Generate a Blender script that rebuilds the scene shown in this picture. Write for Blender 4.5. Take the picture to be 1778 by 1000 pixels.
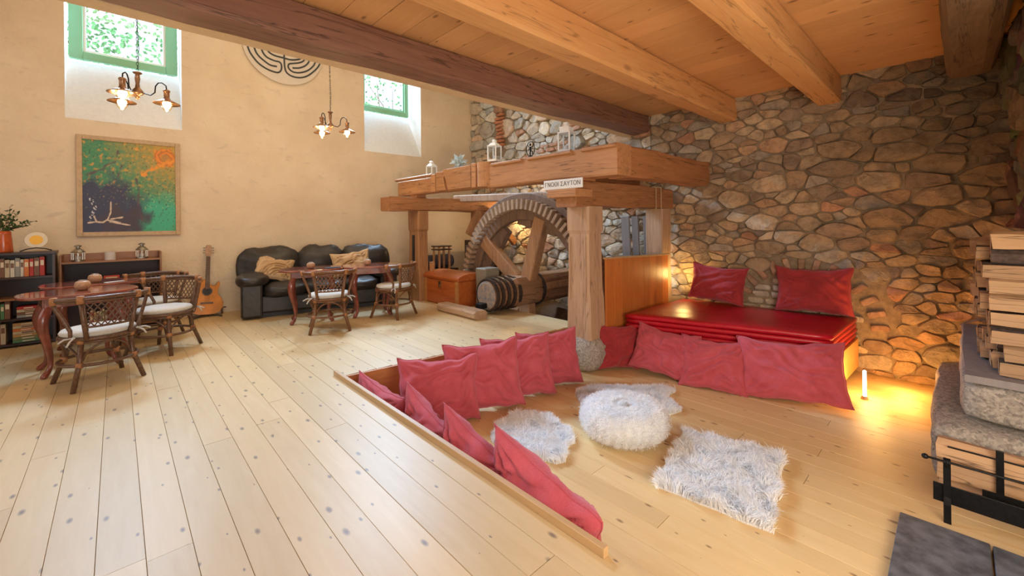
import bpy, bmesh, math, random
import numpy as np
from mathutils import Vector, Matrix, noise
random.seed(7)
rng = np.random.default_rng(7)
for o in list(bpy.data.objects): bpy.data.objects.remove(o)
S = bpy.context.scene
COL = S.collection
PI = math.pi

# ------------------------------------------------------------ camera, sky, daylight, exposure
cam_d = bpy.data.cameras.new('camera'); cam = bpy.data.objects.new('camera', cam_d); COL.objects.link(cam)
yaw = math.radians(43.3); roll = 0.011
Fw = Vector((math.sin(yaw), math.cos(yaw), 0)); R0 = Vector((math.cos(yaw), -math.sin(yaw), 0)); U0 = Vector((0, 0, 1))
Rt = R0*math.cos(roll) - U0*math.sin(roll); Up = U0*math.cos(roll) + R0*math.sin(roll)
cam.matrix_world = Matrix(((Rt.x, Up.x, -Fw.x, 0), (Rt.y, Up.y, -Fw.y, 0), (Rt.z, Up.z, -Fw.z, 1.30), (0, 0, 0, 1)))
cam_d.sensor_width = 36; cam_d.lens = 36*729/1778; cam_d.shift_y = -(500-386)/1778; cam_d.clip_start = .02
S.camera = cam
S.view_settings.view_transform = 'Standard'; S.view_settings.look = 'None'
S.view_settings.gamma = 1; S.view_settings.use_curve_mapping = False
S.view_settings.exposure = -0.10
S.cycles.use_denoising = True
S.cycles.max_bounces = 8; S.cycles.diffuse_bounces = 5; S.cycles.transparent_max_bounces = 12
S.cycles.sample_clamp_indirect = 6.0
w = bpy.data.worlds.new('sky'); S.world = w; w.use_nodes = True
w.node_tree.nodes['Background'].inputs[0].default_value = (.86, .93, 1.0, 1)
w.node_tree.nodes['Background'].inputs[1].default_value = 1.6

def area(name, loc, target, sx, sy, power, color, spread=PI):
    l = bpy.data.lights.new(name, 'AREA'); l.shape = 'RECTANGLE'; l.size = sx; l.size_y = sy; l.energy = power; l.color = color; l.spread = spread
    o = bpy.data.objects.new(name, l); COL.objects.link(o); o.location = loc
    o.rotation_euler = (Vector(target)-Vector(loc)).to_track_quat('-Z', 'Y').to_euler(); return o
def point(name, loc, power, color, r=.03):
    l = bpy.data.lights.new(name, 'POINT'); l.energy = power; l.color = color; l.shadow_soft_size = r; l.specular_factor = .2
    o = bpy.data.objects.new(name, l); COL.objects.link(o); o.location = loc; return o
COOL = (.50, .73, 1.0); WARM = (1.0, .66, .34); AMBER = (1.0, .50, .16); NEUT = (1.0, .90, .78)
# daylight through the two high windows, then added fill lights out of view
area('window_daylight', (.12, 8.9, 5.25), (.9, 3.6, 0), 2.0, 1.3, 1150, COOL)
area('window_daylight', (4.0, 8.9, 5.25), (2.6, 2.6, 0), 2.0, 1.3, 1700, COOL)
area('rear_fill', (-.6, -1.45, 1.5), (2.2, 4.5, .6), 3.2, 2.2, 36, (.90, .95, 1.0))  # added soft fill behind the viewer, no known doorway
area('hall_fill', (1.6, 5.4, 5.3), (1.6, 5.4, 0), 4.0, 2.4, 58, (1.0, .78, .54))  # added warm fill high in the hall, no fitting there
area('side_fill', (-3.1, 4.2, 2.2), (3.5, 3.0, -.2), 3.0, 2.2, 34, (.88, .94, 1.0))  # added cool fill in front of the closed left wall
area('fireside_fill', (.9, -1.3, .9), (5.6, 1.6, 1.9), 2.4, .8, 105, (1.0, .78, .52))  # added warm fill behind the viewer, brightens the stone wall

# ------------------------------------------------------------ materials
class NT:
    def __init__(s, name):
        s.m = bpy.data.materials.new(name); s.m.use_nodes = True; s.t = s.m.node_tree; s.n = s.t.nodes; s.l = s.t.links
        s.b = s.n['Principled BSDF']; s._p = None
    def node(s, typ, **kw):
        n = s.n.new(typ)
        for k, v in kw.items():
            if k.startswith('i_'): n.inputs[k[2:].replace('_', ' ')].default_value = v
            else: setattr(n, k, v)
        return n
    def link(s, a, b): s.l.new(a, b)
    def pos(s, scale=(1, 1, 1), rnd=True, obj=False):
        if obj: src = s.node('ShaderNodeTexCoord').outputs['Object']
        else: src = s.node('ShaderNodeNewGeometry').outputs['Position']
        mp = s.node('ShaderNodeMapping'); mp.inputs['Scale'].default_value = scale
        s.link(src, mp.inputs['Vector'])
        if rnd:
            oi = s.node('ShaderNodeObjectInfo'); mu = s.node('ShaderNodeVectorMath', operation='SCALE'); mu.inputs[0].default_value = (17, 23, 31)
            s.link(oi.outputs['Random'], mu.inputs['Scale']); ad = s.node('ShaderNodeVectorMath', operation='ADD')
            s.link(mp.outputs[0], ad.inputs[0]); s.link(mu.outputs[0], ad.inputs[1]); return ad.outputs[0]
        return mp.outputs[0]
    def noise(s, vec, scale, detail=4, rough=.55, dist=0):
        n = s.node('ShaderNodeTexNoise'); n.inputs['Scale'].default_value = scale; n.inputs['Detail'].default_value = detail
        n.inputs['Roughness'].default_value = rough; n.inputs['Distortion'].default_value = dist
        s.link(vec, n.inputs['Vector']); return n.outputs['Fac']
    def ramp(s, fac, stops):
        r = s.node('ShaderNodeValToRGB'); e = r.color_ramp.elements
        while len(e) < len(stops): e.new(.5)
        for el, (p, c) in zip(e, stops): el.position = p; el.color = (*c, 1) if len(c) == 3 else c
        s.link(fac, r.inputs[0]); return r.outputs[0]
    def mix(s, fac, a, b, mode='MIX'):
        m = s.node('ShaderNodeMix', data_type='RGBA', blend_type=mode)
        for sock, v in ((m.inputs[0], fac), (m.inputs[6], a), (m.inputs[7], b)):
            if hasattr(v, 'is_linked'): s.link(v, sock)
            elif isinstance(v, (int, float)): sock.default_value = v
            else: sock.default_value = (*v, 1)
        return m.outputs[2]
    def bump(s, h, strength=.3, dist=.01):
        b = s.node('ShaderNodeBump'); b.inputs['Strength'].default_value = strength; b.inputs['Distance'].default_value = dist
        s.link(h, b.inputs['Height']); s.link(b.outputs[0], s.b.inputs['Normal'])
    def fin(s, col=None, rough=.5, metal=0, **kw):
        if col is not None:
            if hasattr(col, 'is_linked'): s.link(col, s.b.inputs['Base Color'])
            else: s.b.inputs['Base Color'].default_value = (*col, 1)
        s.b.inputs['Roughness'].default_value = rough; s.b.inputs['Metallic'].default_value = metal
        for k, v in kw.items(): s.b.inputs[k.replace('_', ' ')].default_value = v
        return s.m

def wood(name, light, dark, axis='Y', knots=.5, rough=.45, grain=1.0, knot_col=(.10, .05, .03), var=.25, bump=.15, crack=0.0, knot_scale=3.2, flat=False):
    t = NT(name); st = {'X': (.12, 1, 1), 'Y': (1, .12, 1), 'Z': (1, 1, .12)}[axis]
    v = t.pos(st)
    g1 = t.noise(v, 22*grain, 5, .6, .6); g2 = t.noise(v, 5*grain, 3, .5, 1.0)
    c = t.mix(t.ramp(g1, [(.3, (0, 0, 0)), (.7, (1, 1, 1))]), light, dark)
    c = t.mix(t.ramp(g2, [(.35, (0, 0, 0)), (.75, (.7, .7, .7))]), c, dark)
    oi = t.node('ShaderNodeObjectInfo')
    c = t.mix(var, c, t.ramp(oi.outputs['Random'], [(0, tuple(x*.62 for x in light)), (.5, light), (1, tuple(min(1, x*1.35) for x in light))]))
    h = g1
    if knots > 0:
        ks = {'X': (.45, 1, 1), 'Y': (1, .45, 1), 'Z': (1, 1, .45)}[axis]
        kv = t.pos(ks, rnd=True)
        vo = t.node('ShaderNodeTexVoronoi'); vo.inputs['Scale'].default_value = knot_scale; vo.inputs['Randomness'].default_value = 1
        if flat: vo.voronoi_dimensions = '2D'
        t.link(kv, vo.inputs['Vector'])
        sep = t.node('ShaderNodeSeparateColor'); t.link(vo.outputs['Color'], sep.inputs[0])
        th = t.node('ShaderNodeMath', operation='MULTIPLY'); t.link(sep.outputs[0], th.inputs[0]); th.inputs[1].default_value = .12 if flat else .26
        lt = t.node('ShaderNodeMath', operation='DIVIDE'); t.link(vo.outputs['Distance'], lt.inputs[0]); t.link(th.outputs[0], lt.inputs[1])
        km = t.ramp(lt.outputs[0], [(0, (1, 1, 1)), (.45, (.75, .75, .75)), (1, (0, 0, 0))])
        kk = t.mix(knots, (0, 0, 0), km)
        c = t.mix(kk, c, knot_col)
    if crack > 0:
        cv = t.pos({'X': (.05, 1, 1), 'Y': (1, .05, 1), 'Z': (1, 1, .05)}[axis])
        cn = t.noise(cv, 14, 3, .5, .3)
        cm = t.ramp(cn, [(.485, (0, 0, 0)), (.5, (crack,)*3), (.515, (0, 0, 0))])
        c = t.mix(cm, c, tuple(x*.25 for x in dark))
    t.bump(h, bump, .004)
    return t.fin(c, rough)

def plain(name, col, rough=.5, metal=0, nz=0, scale=30, bump=0, col2=None, **kw):
    t = NT(name)
    if nz or bump:
        f = t.noise(t.pos(), scale, 4)
        c = t.mix(t.ramp(f, [(.35, (0, 0, 0)), (.65, (1, 1, 1))]), col, col2 or tuple(x*(1-nz) for x in col))
        if bump: t.bump(f, bump, .004)
        return t.fin(c, rough, metal, **kw)
    return t.fin(col, rough, metal, **kw)

def emis(name, col, strength):
    t = NT(name); t.b.inputs['Emission Color'].default_value = (*col, 1); t.b.inputs['Emission Strength'].default_value = strength
    return t.fin(col, .4)

M = {}
M['floor'] = wood('floor_pine', (.66, .505, .285), (.58, .415, .205), 'Y', .85, .43, knot_col=(.10, .06, .06), var=.22, bump=.05, knot_scale=7.5, flat=True)
M['pit'] = wood('pit_pine', (.76, .575, .31), (.68, .47, .215), 'Y', .85, .45, knot_col=(.18, .08, .03), var=.2, bump=.05, knot_scale=6.5, flat=True)
M['trim'] = wood('trim_pine', (.55, .36, .18), (.42, .25, .11), 'Y', .5, .45)
M['fascia'] = wood('fascia_pine', (.62, .27, .09), (.45, .17, .05), 'X', .5, .45)
M['ceil'] = wood('ceiling_pine', (.72, .42, .20), (.62, .33, .13), 'Y', .8, .5, knot_col=(.14, .05, .02), var=.25, knot_scale=5, flat=True)
M['beam_new'] = wood('new_beam_pine', (.70, .40, .17), (.60, .30, .11), 'X', .6, .5, knot_col=(.2, .08, .03), var=.1, crack=.6)
M['beam_old'] = wood('old_beam_wood', (.34, .17, .115), (.20, .095, .065), 'X', .4, .6, crack=.8, bump=.5)
M['beam_oldgrey'] = wood('old_grey_beam', (.26, .17, .10), (.14, .085, .05), 'X', .4, .7, crack=.8, bump=.7)
M['timber'] = wood('frame_timber', (.58, .30, .13), (.36, .16, .065), 'Y', .6, .6, crack=.7, bump=.5)
M['timberx'] = wood('frame_timber_cross', (.48, .22, .09), (.27, .11, .04), 'X', .6, .6, crack=.7, bump=.5)
M['timberz'] = wood('frame_post_timber', (.58, .40, .26), (.38, .22, .13), 'Z', .4, .65, crack=.6, bump=.6)
M['timberz2'] = wood('brown_post_timber', (.46, .23, .10), (.27, .12, .05), 'Z', .5, .65, crack=.6, bump=.5)
M['wheel'] = wood('wheel_wood', (.28, .175, .115), (.13, .08, .055), 'Z', .3, .7, crack=.7, bump=.6)
M['wheel_light'] = wood('spoke_wood', (.46, .25, .12), (.28, .14, .07), 'Z', .4, .6, crack=.5, bump=.4)
M['tooth'] = wood('tooth_wood', (.52, .38, .26), (.32, .21, .14), 'X', 0, .6)
M['log'] = wood('log_wood', (.42, .22, .11), (.20, .10, .05), 'X', .3, .7, crack=.9, bump=.8)
M['panel'] = wood('orange_panel', (.60, .20, .045), (.45, .13, .025), 'Z', .7, .4, knot_col=(.15, .04, .01), var=.3)
M['bedwood'] = wood('bed_frame_pine', (.68, .40, .14), (.55, .28, .08), 'Y', .6, .45)
M['mahog'] = plain('mahogany', (.27, .065, .04), .22, 0, .45, 9, 0, Coat_Weight=.5)
M['mahog_top'] = plain('mahogany_top', (.33, .085, .055), .12, 0, .4, 7, 0, Coat_Weight=.8, Coat_Roughness=.1)
M['chest'] = wood('chest_wood', (.58, .16, .035), (.34, .07, .015), 'Y', .4, .3, bump=.15)
M['chest_side'] = wood('chest_side_wood', (.55, .26, .08), (.36, .14, .04), 'Y', .4, .35, bump=.15)
M['fire'] = wood('split_log_wood', (.58, .38, .22), (.32, .19, .11), 'Y', .4, .8, var=.55, bump=.8, crack=.8)
M['fire_end'] = plain('cut_log_end', (.62, .43, .27), .85, 0, .4, 40, .6)
M['bark'] = plain('log_bark', (.13, .095, .085), .9, 0, .5, 35, 1.0)
M['darkwood'] = wood('dark_cabinet_wood', (.05, .022, .014), (.03, .012, .008), 'X', 0, .35)
M['cabinet'] = wood('cabinet_brown_wood', (.34, .15, .06), (.22, .085, .03), 'X', .2, .4)
M['cabback'] = plain('cabinet_dark_back', (.05, .03, .028), .5)
M['rattan'] = plain('dark_rattan', (.085, .042, .024), .32, 0, .5, 60, 0, col2=(.17, .085, .045))
M['rattan_warm'] = plain('honey_rattan', (.24, .11, .045), .3, 0, .5, 60, 0, col2=(.12, .05, .025))
M['binding'] = plain('rattan_binding', (.46, .20, .075), .5, 0, .4, 90, .3)
M['seatcloth'] = plain('cream_seat_cloth', (.60, .57, .52), .9, 0, .12, 60, .2)
M['iron'] = plain('black_iron', (.018, .019, .022), .42, .7, .3, 60, .3)
M['band'] = plain('rusty_iron_band', (.10, .075, .065), .5, .6, .4, 40, .4)
M['steel'] = plain('aged_steel', (.42, .38, .32), .35, .9, .3, 40)
M['copper'] = plain('aged_copper', (.38, .20, .10), .35, .85, .35, 40)
M['white'] = plain('white_paint', (.82, .82, .80), .5)
M['black'] = plain('black_paint', (.02, .02, .022), .5)
M['green'] = plain('green_window_paint', (.24, .52, .30), .45)
M['leather_dark'] = plain('black_leather', (.036, .031, .029), .42, 0, .4, 22, .35)
M['leather_brown'] = plain('brown_leather', (.14, .075, .055), .4, 0, .3, 22, .3)
M['vinyl'] = plain('red_vinyl', (.50, .008, .022), .32, 0, .15, 12, .08)
M['vinyl_or'] = plain('red_vinyl_edge', (.52, .035, .020), .4, 0, .15, 20, .1)
M['ceramic'] = plain('orange_glazed_ceramic', (.55, .11, .03), .15, 0, .2, 20)
M['potclay'] = plain('woodgrain_clay', (.50, .29, .17), .45, 0, .3, 50)
M['leaf'] = plain('dark_green_leaf', (.055, .13, .03), .5, 0, .5, 30)
M['leaf_out'] = plain('tree_leaf', (.10, .30, .10), .6, 0, .6, 6)
M['stem'] = plain('brown_stem', (.12, .07, .04), .7)
M['candle'] = plain('frosted_candle', (.60, .55, .52), .4)
M['slab'] = plain('slate_slab', (.15, .16, .18), .55, 0, .45, 14, .8, col2=(.07, .075, .085))
M['dirt'] = plain('dirt', (.16, .10, .06), .95, 0, .4, 15, .6)
M['greyboard'] = wood('grey_board', (.30, .28, .29), (.19, .17, .17), 'Z', .1, .7, bump=.4)
M['cream'] = plain('cream_plaster_trim', (.74, .55, .34), .8, 0, .08, 12, .1)
M['paper'] = plain('paper_pages', (.70, .60, .45), .8)
M['star'] = plain('pale_blue_paper', (.62, .76, .82), .6, 0, .5, 30)
M['sandcush'] = plain('sand_cushion_cloth', (.62, .43, .25), .9, 0, .1, 70, .3)
M['sandtuft'] = plain('tufted_pattern', (.60, .38, .18), .95, 0, .3, 90, .6)
M['fur'] = plain('white_fur', (.80, .84, .88), .75, 0, .12, 14)
def fur_mat():
    t = NT('white_fur_strands'); d = t.node('ShaderNodeBsdfDiffuse'); tl = t.node('ShaderNodeBsdfTranslucent'); c_ = t.ramp(t.noise(t.pos(rnd=False), 26, 3), [(.35, (.93, .95, .98)), (.6, (.98, .99, 1.0))]); t.link(c_, d.inputs[0]); t.link(c_, tl.inputs[0])
    mx = t.node('ShaderNodeMixShader'); mx.inputs[0].default_value = .45; t.link(d.outputs[0], mx.inputs[1]); t.link(tl.outputs[0], mx.inputs[2]); t.link(mx.outputs[0], t.n['Material Output'].inputs['Surface']); return t.m
M['fur'] = fur_mat()
M['furbase'] = plain('fleece_hide', (.70, .73, .76), .9)
M['bulb'] = emis('glowing_bulb', (1.0, .80, .45), 14)
M['tube'] = emis('glowing_tube', (1.0, .93, .75), 8)
M['tube_green'] = emis('lamp_tube_edge', (1.0, .92, .45), 3)

def granite():
    t = NT('granite'); v = t.pos()
    vo = t.node('ShaderNodeTexVoronoi'); vo.inputs['Scale'].default_value = 75; t.link(v, vo.inputs['Vector'])
    c = t.ramp(vo.outputs['Color'], [(0, (.12, .11, .10)), (.5, (.40, .37, .33)), (1, (.66, .60, .52))])
    n = t.noise(v, 60, 6, .7); t.bump(n, .9, .012); return t.fin(t.mix(.35, c, t.ramp(n, [(.3, (.16, .14, .13)), (.7, (.55, .50, .43))])), .85)
M['granite'] = granite()
def plaster():
    t = NT('lime_plaster'); v = t.pos(rnd=False)
    n = t.noise(v, 1.6, 5, .6); n2 = t.noise(v, 28, 5, .6); n3 = t.noise(t.pos((1, 1, 2.2), rnd=False), 4.5, 4, .55, .8)
    c = t.ramp(n, [(.3, (.70, .56, .40)), (.7, (.80, .67, .50))])
    c = t.mix(t.ramp(n3, [(.60, (0, 0, 0)), (.72, (.3, .3, .3))]), c, (.46, .38, .31))
    ad = t.node('ShaderNodeMath', operation='ADD'); t.link(n2, ad.inputs[0]); t.link(n3, ad.inputs[1])
    t.bump(ad.outputs[0], .35, .015); return t.fin(c, .9)
M['plaster'] = plaster()
M['reveal'] = plain('white_reveal_plaster', (.80, .80, .78), .9, 0, .06, 25, .3)
def stone_mat(name, tint=(1, 1, 1)):
    t = NT(name); v = t.pos(rnd=False)
    at = t.node('ShaderNodeAttribute'); at.attribute_name = 'tone'
    n = t.noise(v, 9, 6, .65, .5); n2 = t.noise(v, 55, 6, .7)
    d = t.ramp(n, [(.3, (.62, .60, .58)), (.55, (1, 1, 1)), (.75, (1.25, 1.15, 1.0))])
    c = t.mix(1.0, at.outputs['Color'], d, 'MULTIPLY'); c = t.mix(1.0, c, tint, 'MULTIPLY')
    ad = t.node('ShaderNodeMath', operation='ADD'); t.link(n2, ad.inputs[0]); t.link(n, ad.inputs[1])
    t.bump(ad.outputs[0], .75, .03); return t.fin(c, .9)
M['stone'] = stone_mat('field_stone')
M['mortar'] = plain('lime_mortar', (.32, .24, .155), .95, 0, .35, 18, 1.0)
M['brick'] = stone_mat('old_brick')
def linen(name, a, b):
    t = NT(name); v = t.pos(rnd=True)
    n = t.noise(v, 7, 4, .6); n2 = t.noise(t.pos((1, 1, 6)), 120, 2, .5)
    c = t.mix(t.ramp(n, [(.35, (0, 0, 0)), (.7, (1, 1, 1))]), a, b); c = t.mix(t.ramp(n2, [(.45, (0, 0, 0)), (.7, (.35, .35, .35))]), c, tuple(x*1.5 for x in a))
    ad = t.node('ShaderNodeMath', operation='ADD'); t.link(n2, ad.inputs[0]); t.link(n, ad.inputs[1]); t.bump(ad.outputs[0], .25, .006)
    t.b.inputs['Sheen Weight'].default_value = .35; t.b.inputs['Sheen Tint'].default_value = (1, .5, .6, 1)
    return t.fin(c, .88)
M['linen'] = linen('red_linen', (.50, .085, .115), (.40, .052, .072))
M['linen2'] = linen('deep_red_linen', (.36, .030, .035), (.26, .016, .02))
def guitar_mat():
    return plain('guitar_spruce', (.72, .27, .05), .18, 0, .25, 8, 0, Coat_Weight=.6)
M['spruce'] = guitar_mat()
def glass_mat():
    t = NT('window_glass'); tr = t.node('ShaderNodeBsdfTransparent'); gl = t.node('ShaderNodeBsdfGlossy'); gl.inputs['Roughness'].default_value = .02
    tr.inputs[0].default_value = (.97, .99, 1, 1)
    mx = t.node('ShaderNodeMixShader'); mx.inputs[0].default_value = .06; t.link(tr.outputs[0], mx.inputs[1]); t.link(gl.outputs[0], mx.inputs[2])
    t.link(mx.outputs[0], t.n['Material Output'].inputs['Surface']); return t.m
M['glass'] = glass_mat()
def bulbglass():
    t = NT('lamp_glass'); tr = t.node('ShaderNodeBsdfTransparent'); gl = t.node('ShaderNodeBsdfGlossy'); gl.inputs['Roughness'].default_value = .05
    tr.inputs[0].default_value = (1, .93, .8, 1)
    mx = t.node('ShaderNodeMixShader'); mx.inputs[0].default_value = .15; t.link(tr.outputs[0], mx.inputs[1]); t.link(gl.outputs[0], mx.inputs[2])
    t.link(mx.outputs[0], t.n['Material Output'].inputs['Surface']); return t.m
M['lampglass'] = bulbglass()

# ------------------------------------------------------------ object helpers
def tag(o, label=None, cat=None, group=None, kind=None):
    if label: o['label'] = label
    if cat: o['category'] = cat
    if group: o['group'] = group
    if kind: o['kind'] = kind
    return o
def empty(name, loc=(0, 0, 0), rz=0, label=None, cat=None, group=None, rot=None):
    o = bpy.data.objects.new(name, None); COL.objects.link(o); o.location = loc; o.empty_display_size = .1
    o.rotation_euler = rot if rot else (0, 0, rz)
    return tag(o, label, cat, group)
class G:
    def __init__(s): s.v = []; s.f = []; s.cut = []
    def add(s, v, f):
        b = len(s.v); s.v += [tuple(p) for p in v]; s.f += [tuple(i+b for i in q) for q in f]; return s
    def box(s, c, d, R=None, taper=1.0, j=0):
        hx, hy, hz = d[0]/2, d[1]/2, d[2]/2; vs = []
        for z in (-1, 1):
            k = taper if z > 0 else 1
            for x, y in ((-1, -1), (1, -1), (1, 1), (-1, 1)):
                p = Vector((x*hx*k+random.uniform(-j, j), y*hy*k+random.uniform(-j, j), z*hz+random.uniform(-j, j)))
                if R is not None: p = R @ p
                vs.append(p+Vector(c))
        return s.add(vs, [(3, 2, 1, 0), (4, 5, 6, 7), (0, 1, 5, 4), (1, 2, 6, 5), (2, 3, 7, 6), (3, 0, 4, 7)])
    def bb(s, x0, x1, y0, y1, z0, z1): return s.box(((x0+x1)/2, (y0+y1)/2, (z0+z1)/2), (abs(x1-x0), abs(y1-y0), abs(z1-z0)))
    def tube(s, pts, r, n=8, closed=False, cap=True):
        P = [Vector(p) for p in pts]; m = len(P); rr = r if hasattr(r, '__len__') else [r]*m; vs = []; up = Vector((.03, .02, 1)).normalized(); prev = None
        for i in range(m):
            if closed: t = P[(i+1) % m]-P[i-1]
            else: t = P[min(i+1, m-1)]-P[max(i-1, 0)]
            t.normalize()
            if prev is None:
                a = up.cross(t)
                if a.length < .1: a = Vector((1, 0, 0)).cross(t)
            else: a = prev-t*prev.dot(t)
            a.normalize(); prev = a; b = t.cross(a)
            for k in range(n):
                q = 2*PI*k/n; vs.append(P[i]+(a*math.cos(q)+b*math.sin(q))*rr[i])
        fs = []
        for i in range(m if closed else m-1):
            for k in range(n):
                A = i*n; B = ((i+1) % m)*n; fs.append((A+k, A+(k+1) % n, B+(k+1) % n, B+k))
        if cap and not closed: fs.append(tuple(range(n-1, -1, -1))); fs.append(tuple((m-1)*n+k for k in range(n)))
        return s.add(vs, fs)
    def lathe(s, prof, n=20, c=(0, 0, 0)):
        vs = []; fs = []
        for r, z in prof:
            for k in range(n): q = 2*PI*k/n; vs.append((c[0]+r*math.cos(q), c[1]+r*math.sin(q), c[2]+z))
        for i in range(len(prof)-1):
            for k in range(n): fs.append((i*n+k, i*n+(k+1) % n, (i+1)*n+(k+1) % n, (i+1)*n+k))
        if prof[0][0] > 1e-4: fs.append(tuple(range(n-1, -1, -1)))
        if prof[-1][0] > 1e-4: fs.append(tuple((len(prof)-1)*n+k for k in range(n)))
        return s.add(vs, fs)
    def prism(s, poly, z0, z1, M4=None):
        n = len(poly); vs = [Vector((x, y, z0)) for x, y in poly]+[Vector((x, y, z1)) for x, y in poly]
        if M4 is not None: vs = [M4 @ v for v in vs]
        return s.add(vs, [tuple(range(n-1, -1, -1)), tuple(range(n, 2*n))]+[(i, (i+1) % n, n+(i+1) % n, n+i) for i in range(n)])
    def mesh(s, name, smooth=False):
        me = bpy.data.meshes.new(name); me.from_pydata([tuple(v) for v in s.v], [], s.f); me.validate()
        if smooth: me.shade_smooth()
        return me
    def obj(s, name, mat, parent=None, smooth=False, bevel=0, loc=None, seg=2, sub=0, auto=False):
        me = s.mesh(name, smooth); me.materials.append(M[mat] if isinstance(mat, str) else mat)
        o = bpy.data.objects.new(name, me); COL.objects.link(o)
        if parent: o.parent = parent
        if loc: o.location = loc
        if bevel: b = o.modifiers.new('b', 'BEVEL'); b.width = bevel; b.segments = seg; b.limit_method = 'ANGLE'; b.angle_limit = .7
        if sub: u = o.modifiers.new('s', 'SUBSURF'); u.levels = sub; u.render_levels = sub
        return o
def inst(name, me, parent=None, loc=(0, 0, 0), rot=(0, 0, 0), scale=(1, 1, 1)):
    o = bpy.data.objects.new(name, me); COL.objects.link(o); o.parent = parent; o.location = loc; o.rotation_euler = rot; o.scale = scale; return o
def kids(o): return [c for c in bpy.data.objects if c.parent == o]
def copy_tree(o, parent=None, m=None):
    if m is None:
        m = {}
        for c in bpy.data.objects:
            if c.parent: m.setdefault(c.parent.name, []).append(c)
    c = o.copy(); COL.objects.link(c); c.parent = parent
    for ch in m.get(o.name, []): copy_tree(ch, c, m)
    return c
def hewn(g_len, a, b, axis, name, mat, parent, wob=.012, step=.25, rnd=.0, seed=0, cham=.02):
    """a rough hewn square timber from corner a to corner b along axis, with uneven edges"""
    ax = 'XYZ'.index(axis); o1, o2 = [i for i in range(3) if i != ax]
    n = max(2, int(abs(b[ax]-a[ax])/step)); g = G(); vs = []; fs = []
    for i in range(n+1):
        t = a[ax]+(b[ax]-a[ax])*i/n
        sec = [(a[o1]+cham, a[o2]), (b[o1]-cham, a[o2]), (b[o1], a[o2]+cham), (b[o1], b[o2]-cham), (b[o1]-cham, b[o2]), (a[o1]+cham, b[o2]), (a[o1], b[o2]-cham), (a[o1], a[o2]+cham)]
        for k, (u, v) in enumerate(sec):
            nn = noise.noise_vector(Vector((t*1.7+seed*9.1, (k//2)*3.7+seed, seed*2.3)))*wob*2
            p = [0, 0, 0]; p[ax] = t; p[o1] = u+nn[0]; p[o2] = v+nn[1]; vs.append(p)
    for i in range(n):
        for k in range(8): fs.append((i*8+k, i*8+(k+1) % 8, (i+1)*8+(k+1) % 8, (i+1)*8+k))
    fs.append(tuple(range(7, -1, -1))); fs.append(tuple(n*8+k for k in range(8)))
    g.add(vs, fs); me = g.mesh(name); me.materials.append(M[mat])
    bm = bmesh.new(); bm.from_mesh(me); bmesh.ops.recalc_face_normals(bm, faces=bm.faces); bm.to_mesh(me); bm.free()
    o = bpy.data.objects.new(name, me); COL.objects.link(o); o.parent = parent
    return o

# ------------------------------------------------------------ the setting: floors
PZ = -.37; CZ = 2.88; XW = 5.9; YW = 7.55
unit = {}
def plank(name, x0, x1, y0, y1, z0, z1, mat, parent):
    key = (mat,)
    if key not in unit:
        g = G(); c = .005
        # unit board, slim chamfer on the long top edges
        vs = []
        for y in (-.5, .5):
            vs += [(-.5, y, -.5), (.5, y, -.5), (.5, y, .46), (.5-c*1.2, y, .5), (-.5+c*1.2, y, .5), (-.5, y, .46)]
        g.add(vs, [(5, 4, 3, 2, 1, 0), (6, 7, 8, 9, 10, 11)]+[(i, (i+1) % 6, 6+(i+1) % 6, 6+i) for i in range(6)])
        me = g.mesh('plank'); me.materials.append(M[mat]); unit[key] = me
    return inst(name, unit[key], parent, ((x0+x1)/2, (y0+y1)/2, (z0+z1)/2), (0, 0, 0), (abs(x1-x0), abs(y1-y0), abs(z1-z0)))
def struct(o): o['kind'] = 'structure'; return o
floor = struct(G().bb(-3.3, 1.34, -1.6, 7.7, -.10, -.032).bb(1.34, 4.30, 3.70, 7.7, -.10, -.032).bb(4.30, 6.0, 5.35, 7.7, -.10, -.032).obj('floor', 'dirt'))
BW = .145; x = -3.26
def step_y(x): return 3.62-.118*(x-1.42)
nb = 0
while x < 5.85:
    x1 = x+BW-.0014
    if x1 < 1.41: y0 = -1.55
    elif x < 4.3: y0 = step_y((x+x1)/2)-.0
    else: y0 = 5.30
    if x < 1.401 and x+BW > 1.36: x1 = 1.398
    cuts = [y0]; yy = y0+random.uniform(.8, 3.8)
    while yy < 6.6: cuts.append(yy); yy += random.uniform(2.2, 4.2)
    cuts.append(7.56)
    for a, b in zip(cuts[:-1], cuts[1:]): plank('plank', x, x1, a+.0015, b-.0015, -.032, 0+random.uniform(-.0008, .0008), 'floor', floor)
    x = 1.401 if x < 1.401 and x+BW > 1.36 else x+BW
    nb += 1
    if nb > 200: break
floor_2 = struct(G().bb(1.34, 6.05, -1.6, 3.75, PZ-.10, PZ-.03).obj('floor', 'dirt'))
x = 1.40
while x < 5.9:
    cuts = [-1.5]; yy = -1.5+random.uniform(1.2, 3.2)
    while yy < 3.0: cuts.append(yy); yy += random.uniform(1.8, 3.4)
    cuts.append(3.70)
    for a, b in zip(cuts[:-1], cuts[1:]): plank('plank', x, x+BW-.0014, a+.0015, b-.0015, PZ-.03, PZ+random.uniform(-.0008, .0008), 'pit', floor_2)
    x += BW
# earth under the wheel
g = G(); N = 14; vs = []
for i in range(N+1):
    for j in range(N+1):
        px = 4.3+1.65*i/N; py = 3.0+2.4*j/N; vs.append((px, py, -.30+.10*noise.noise(Vector((px*2, py*2, 0)))+(.12 if px > 5.3 else 0)))
g.add(vs, [(i*(N+1)+j, (i+1)*(N+1)+j, (i+1)*(N+1)+j+1, i*(N+1)+j+1) for i in range(N) for j in range(N)])
struct(g.obj('ground', 'dirt', smooth=True))
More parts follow.
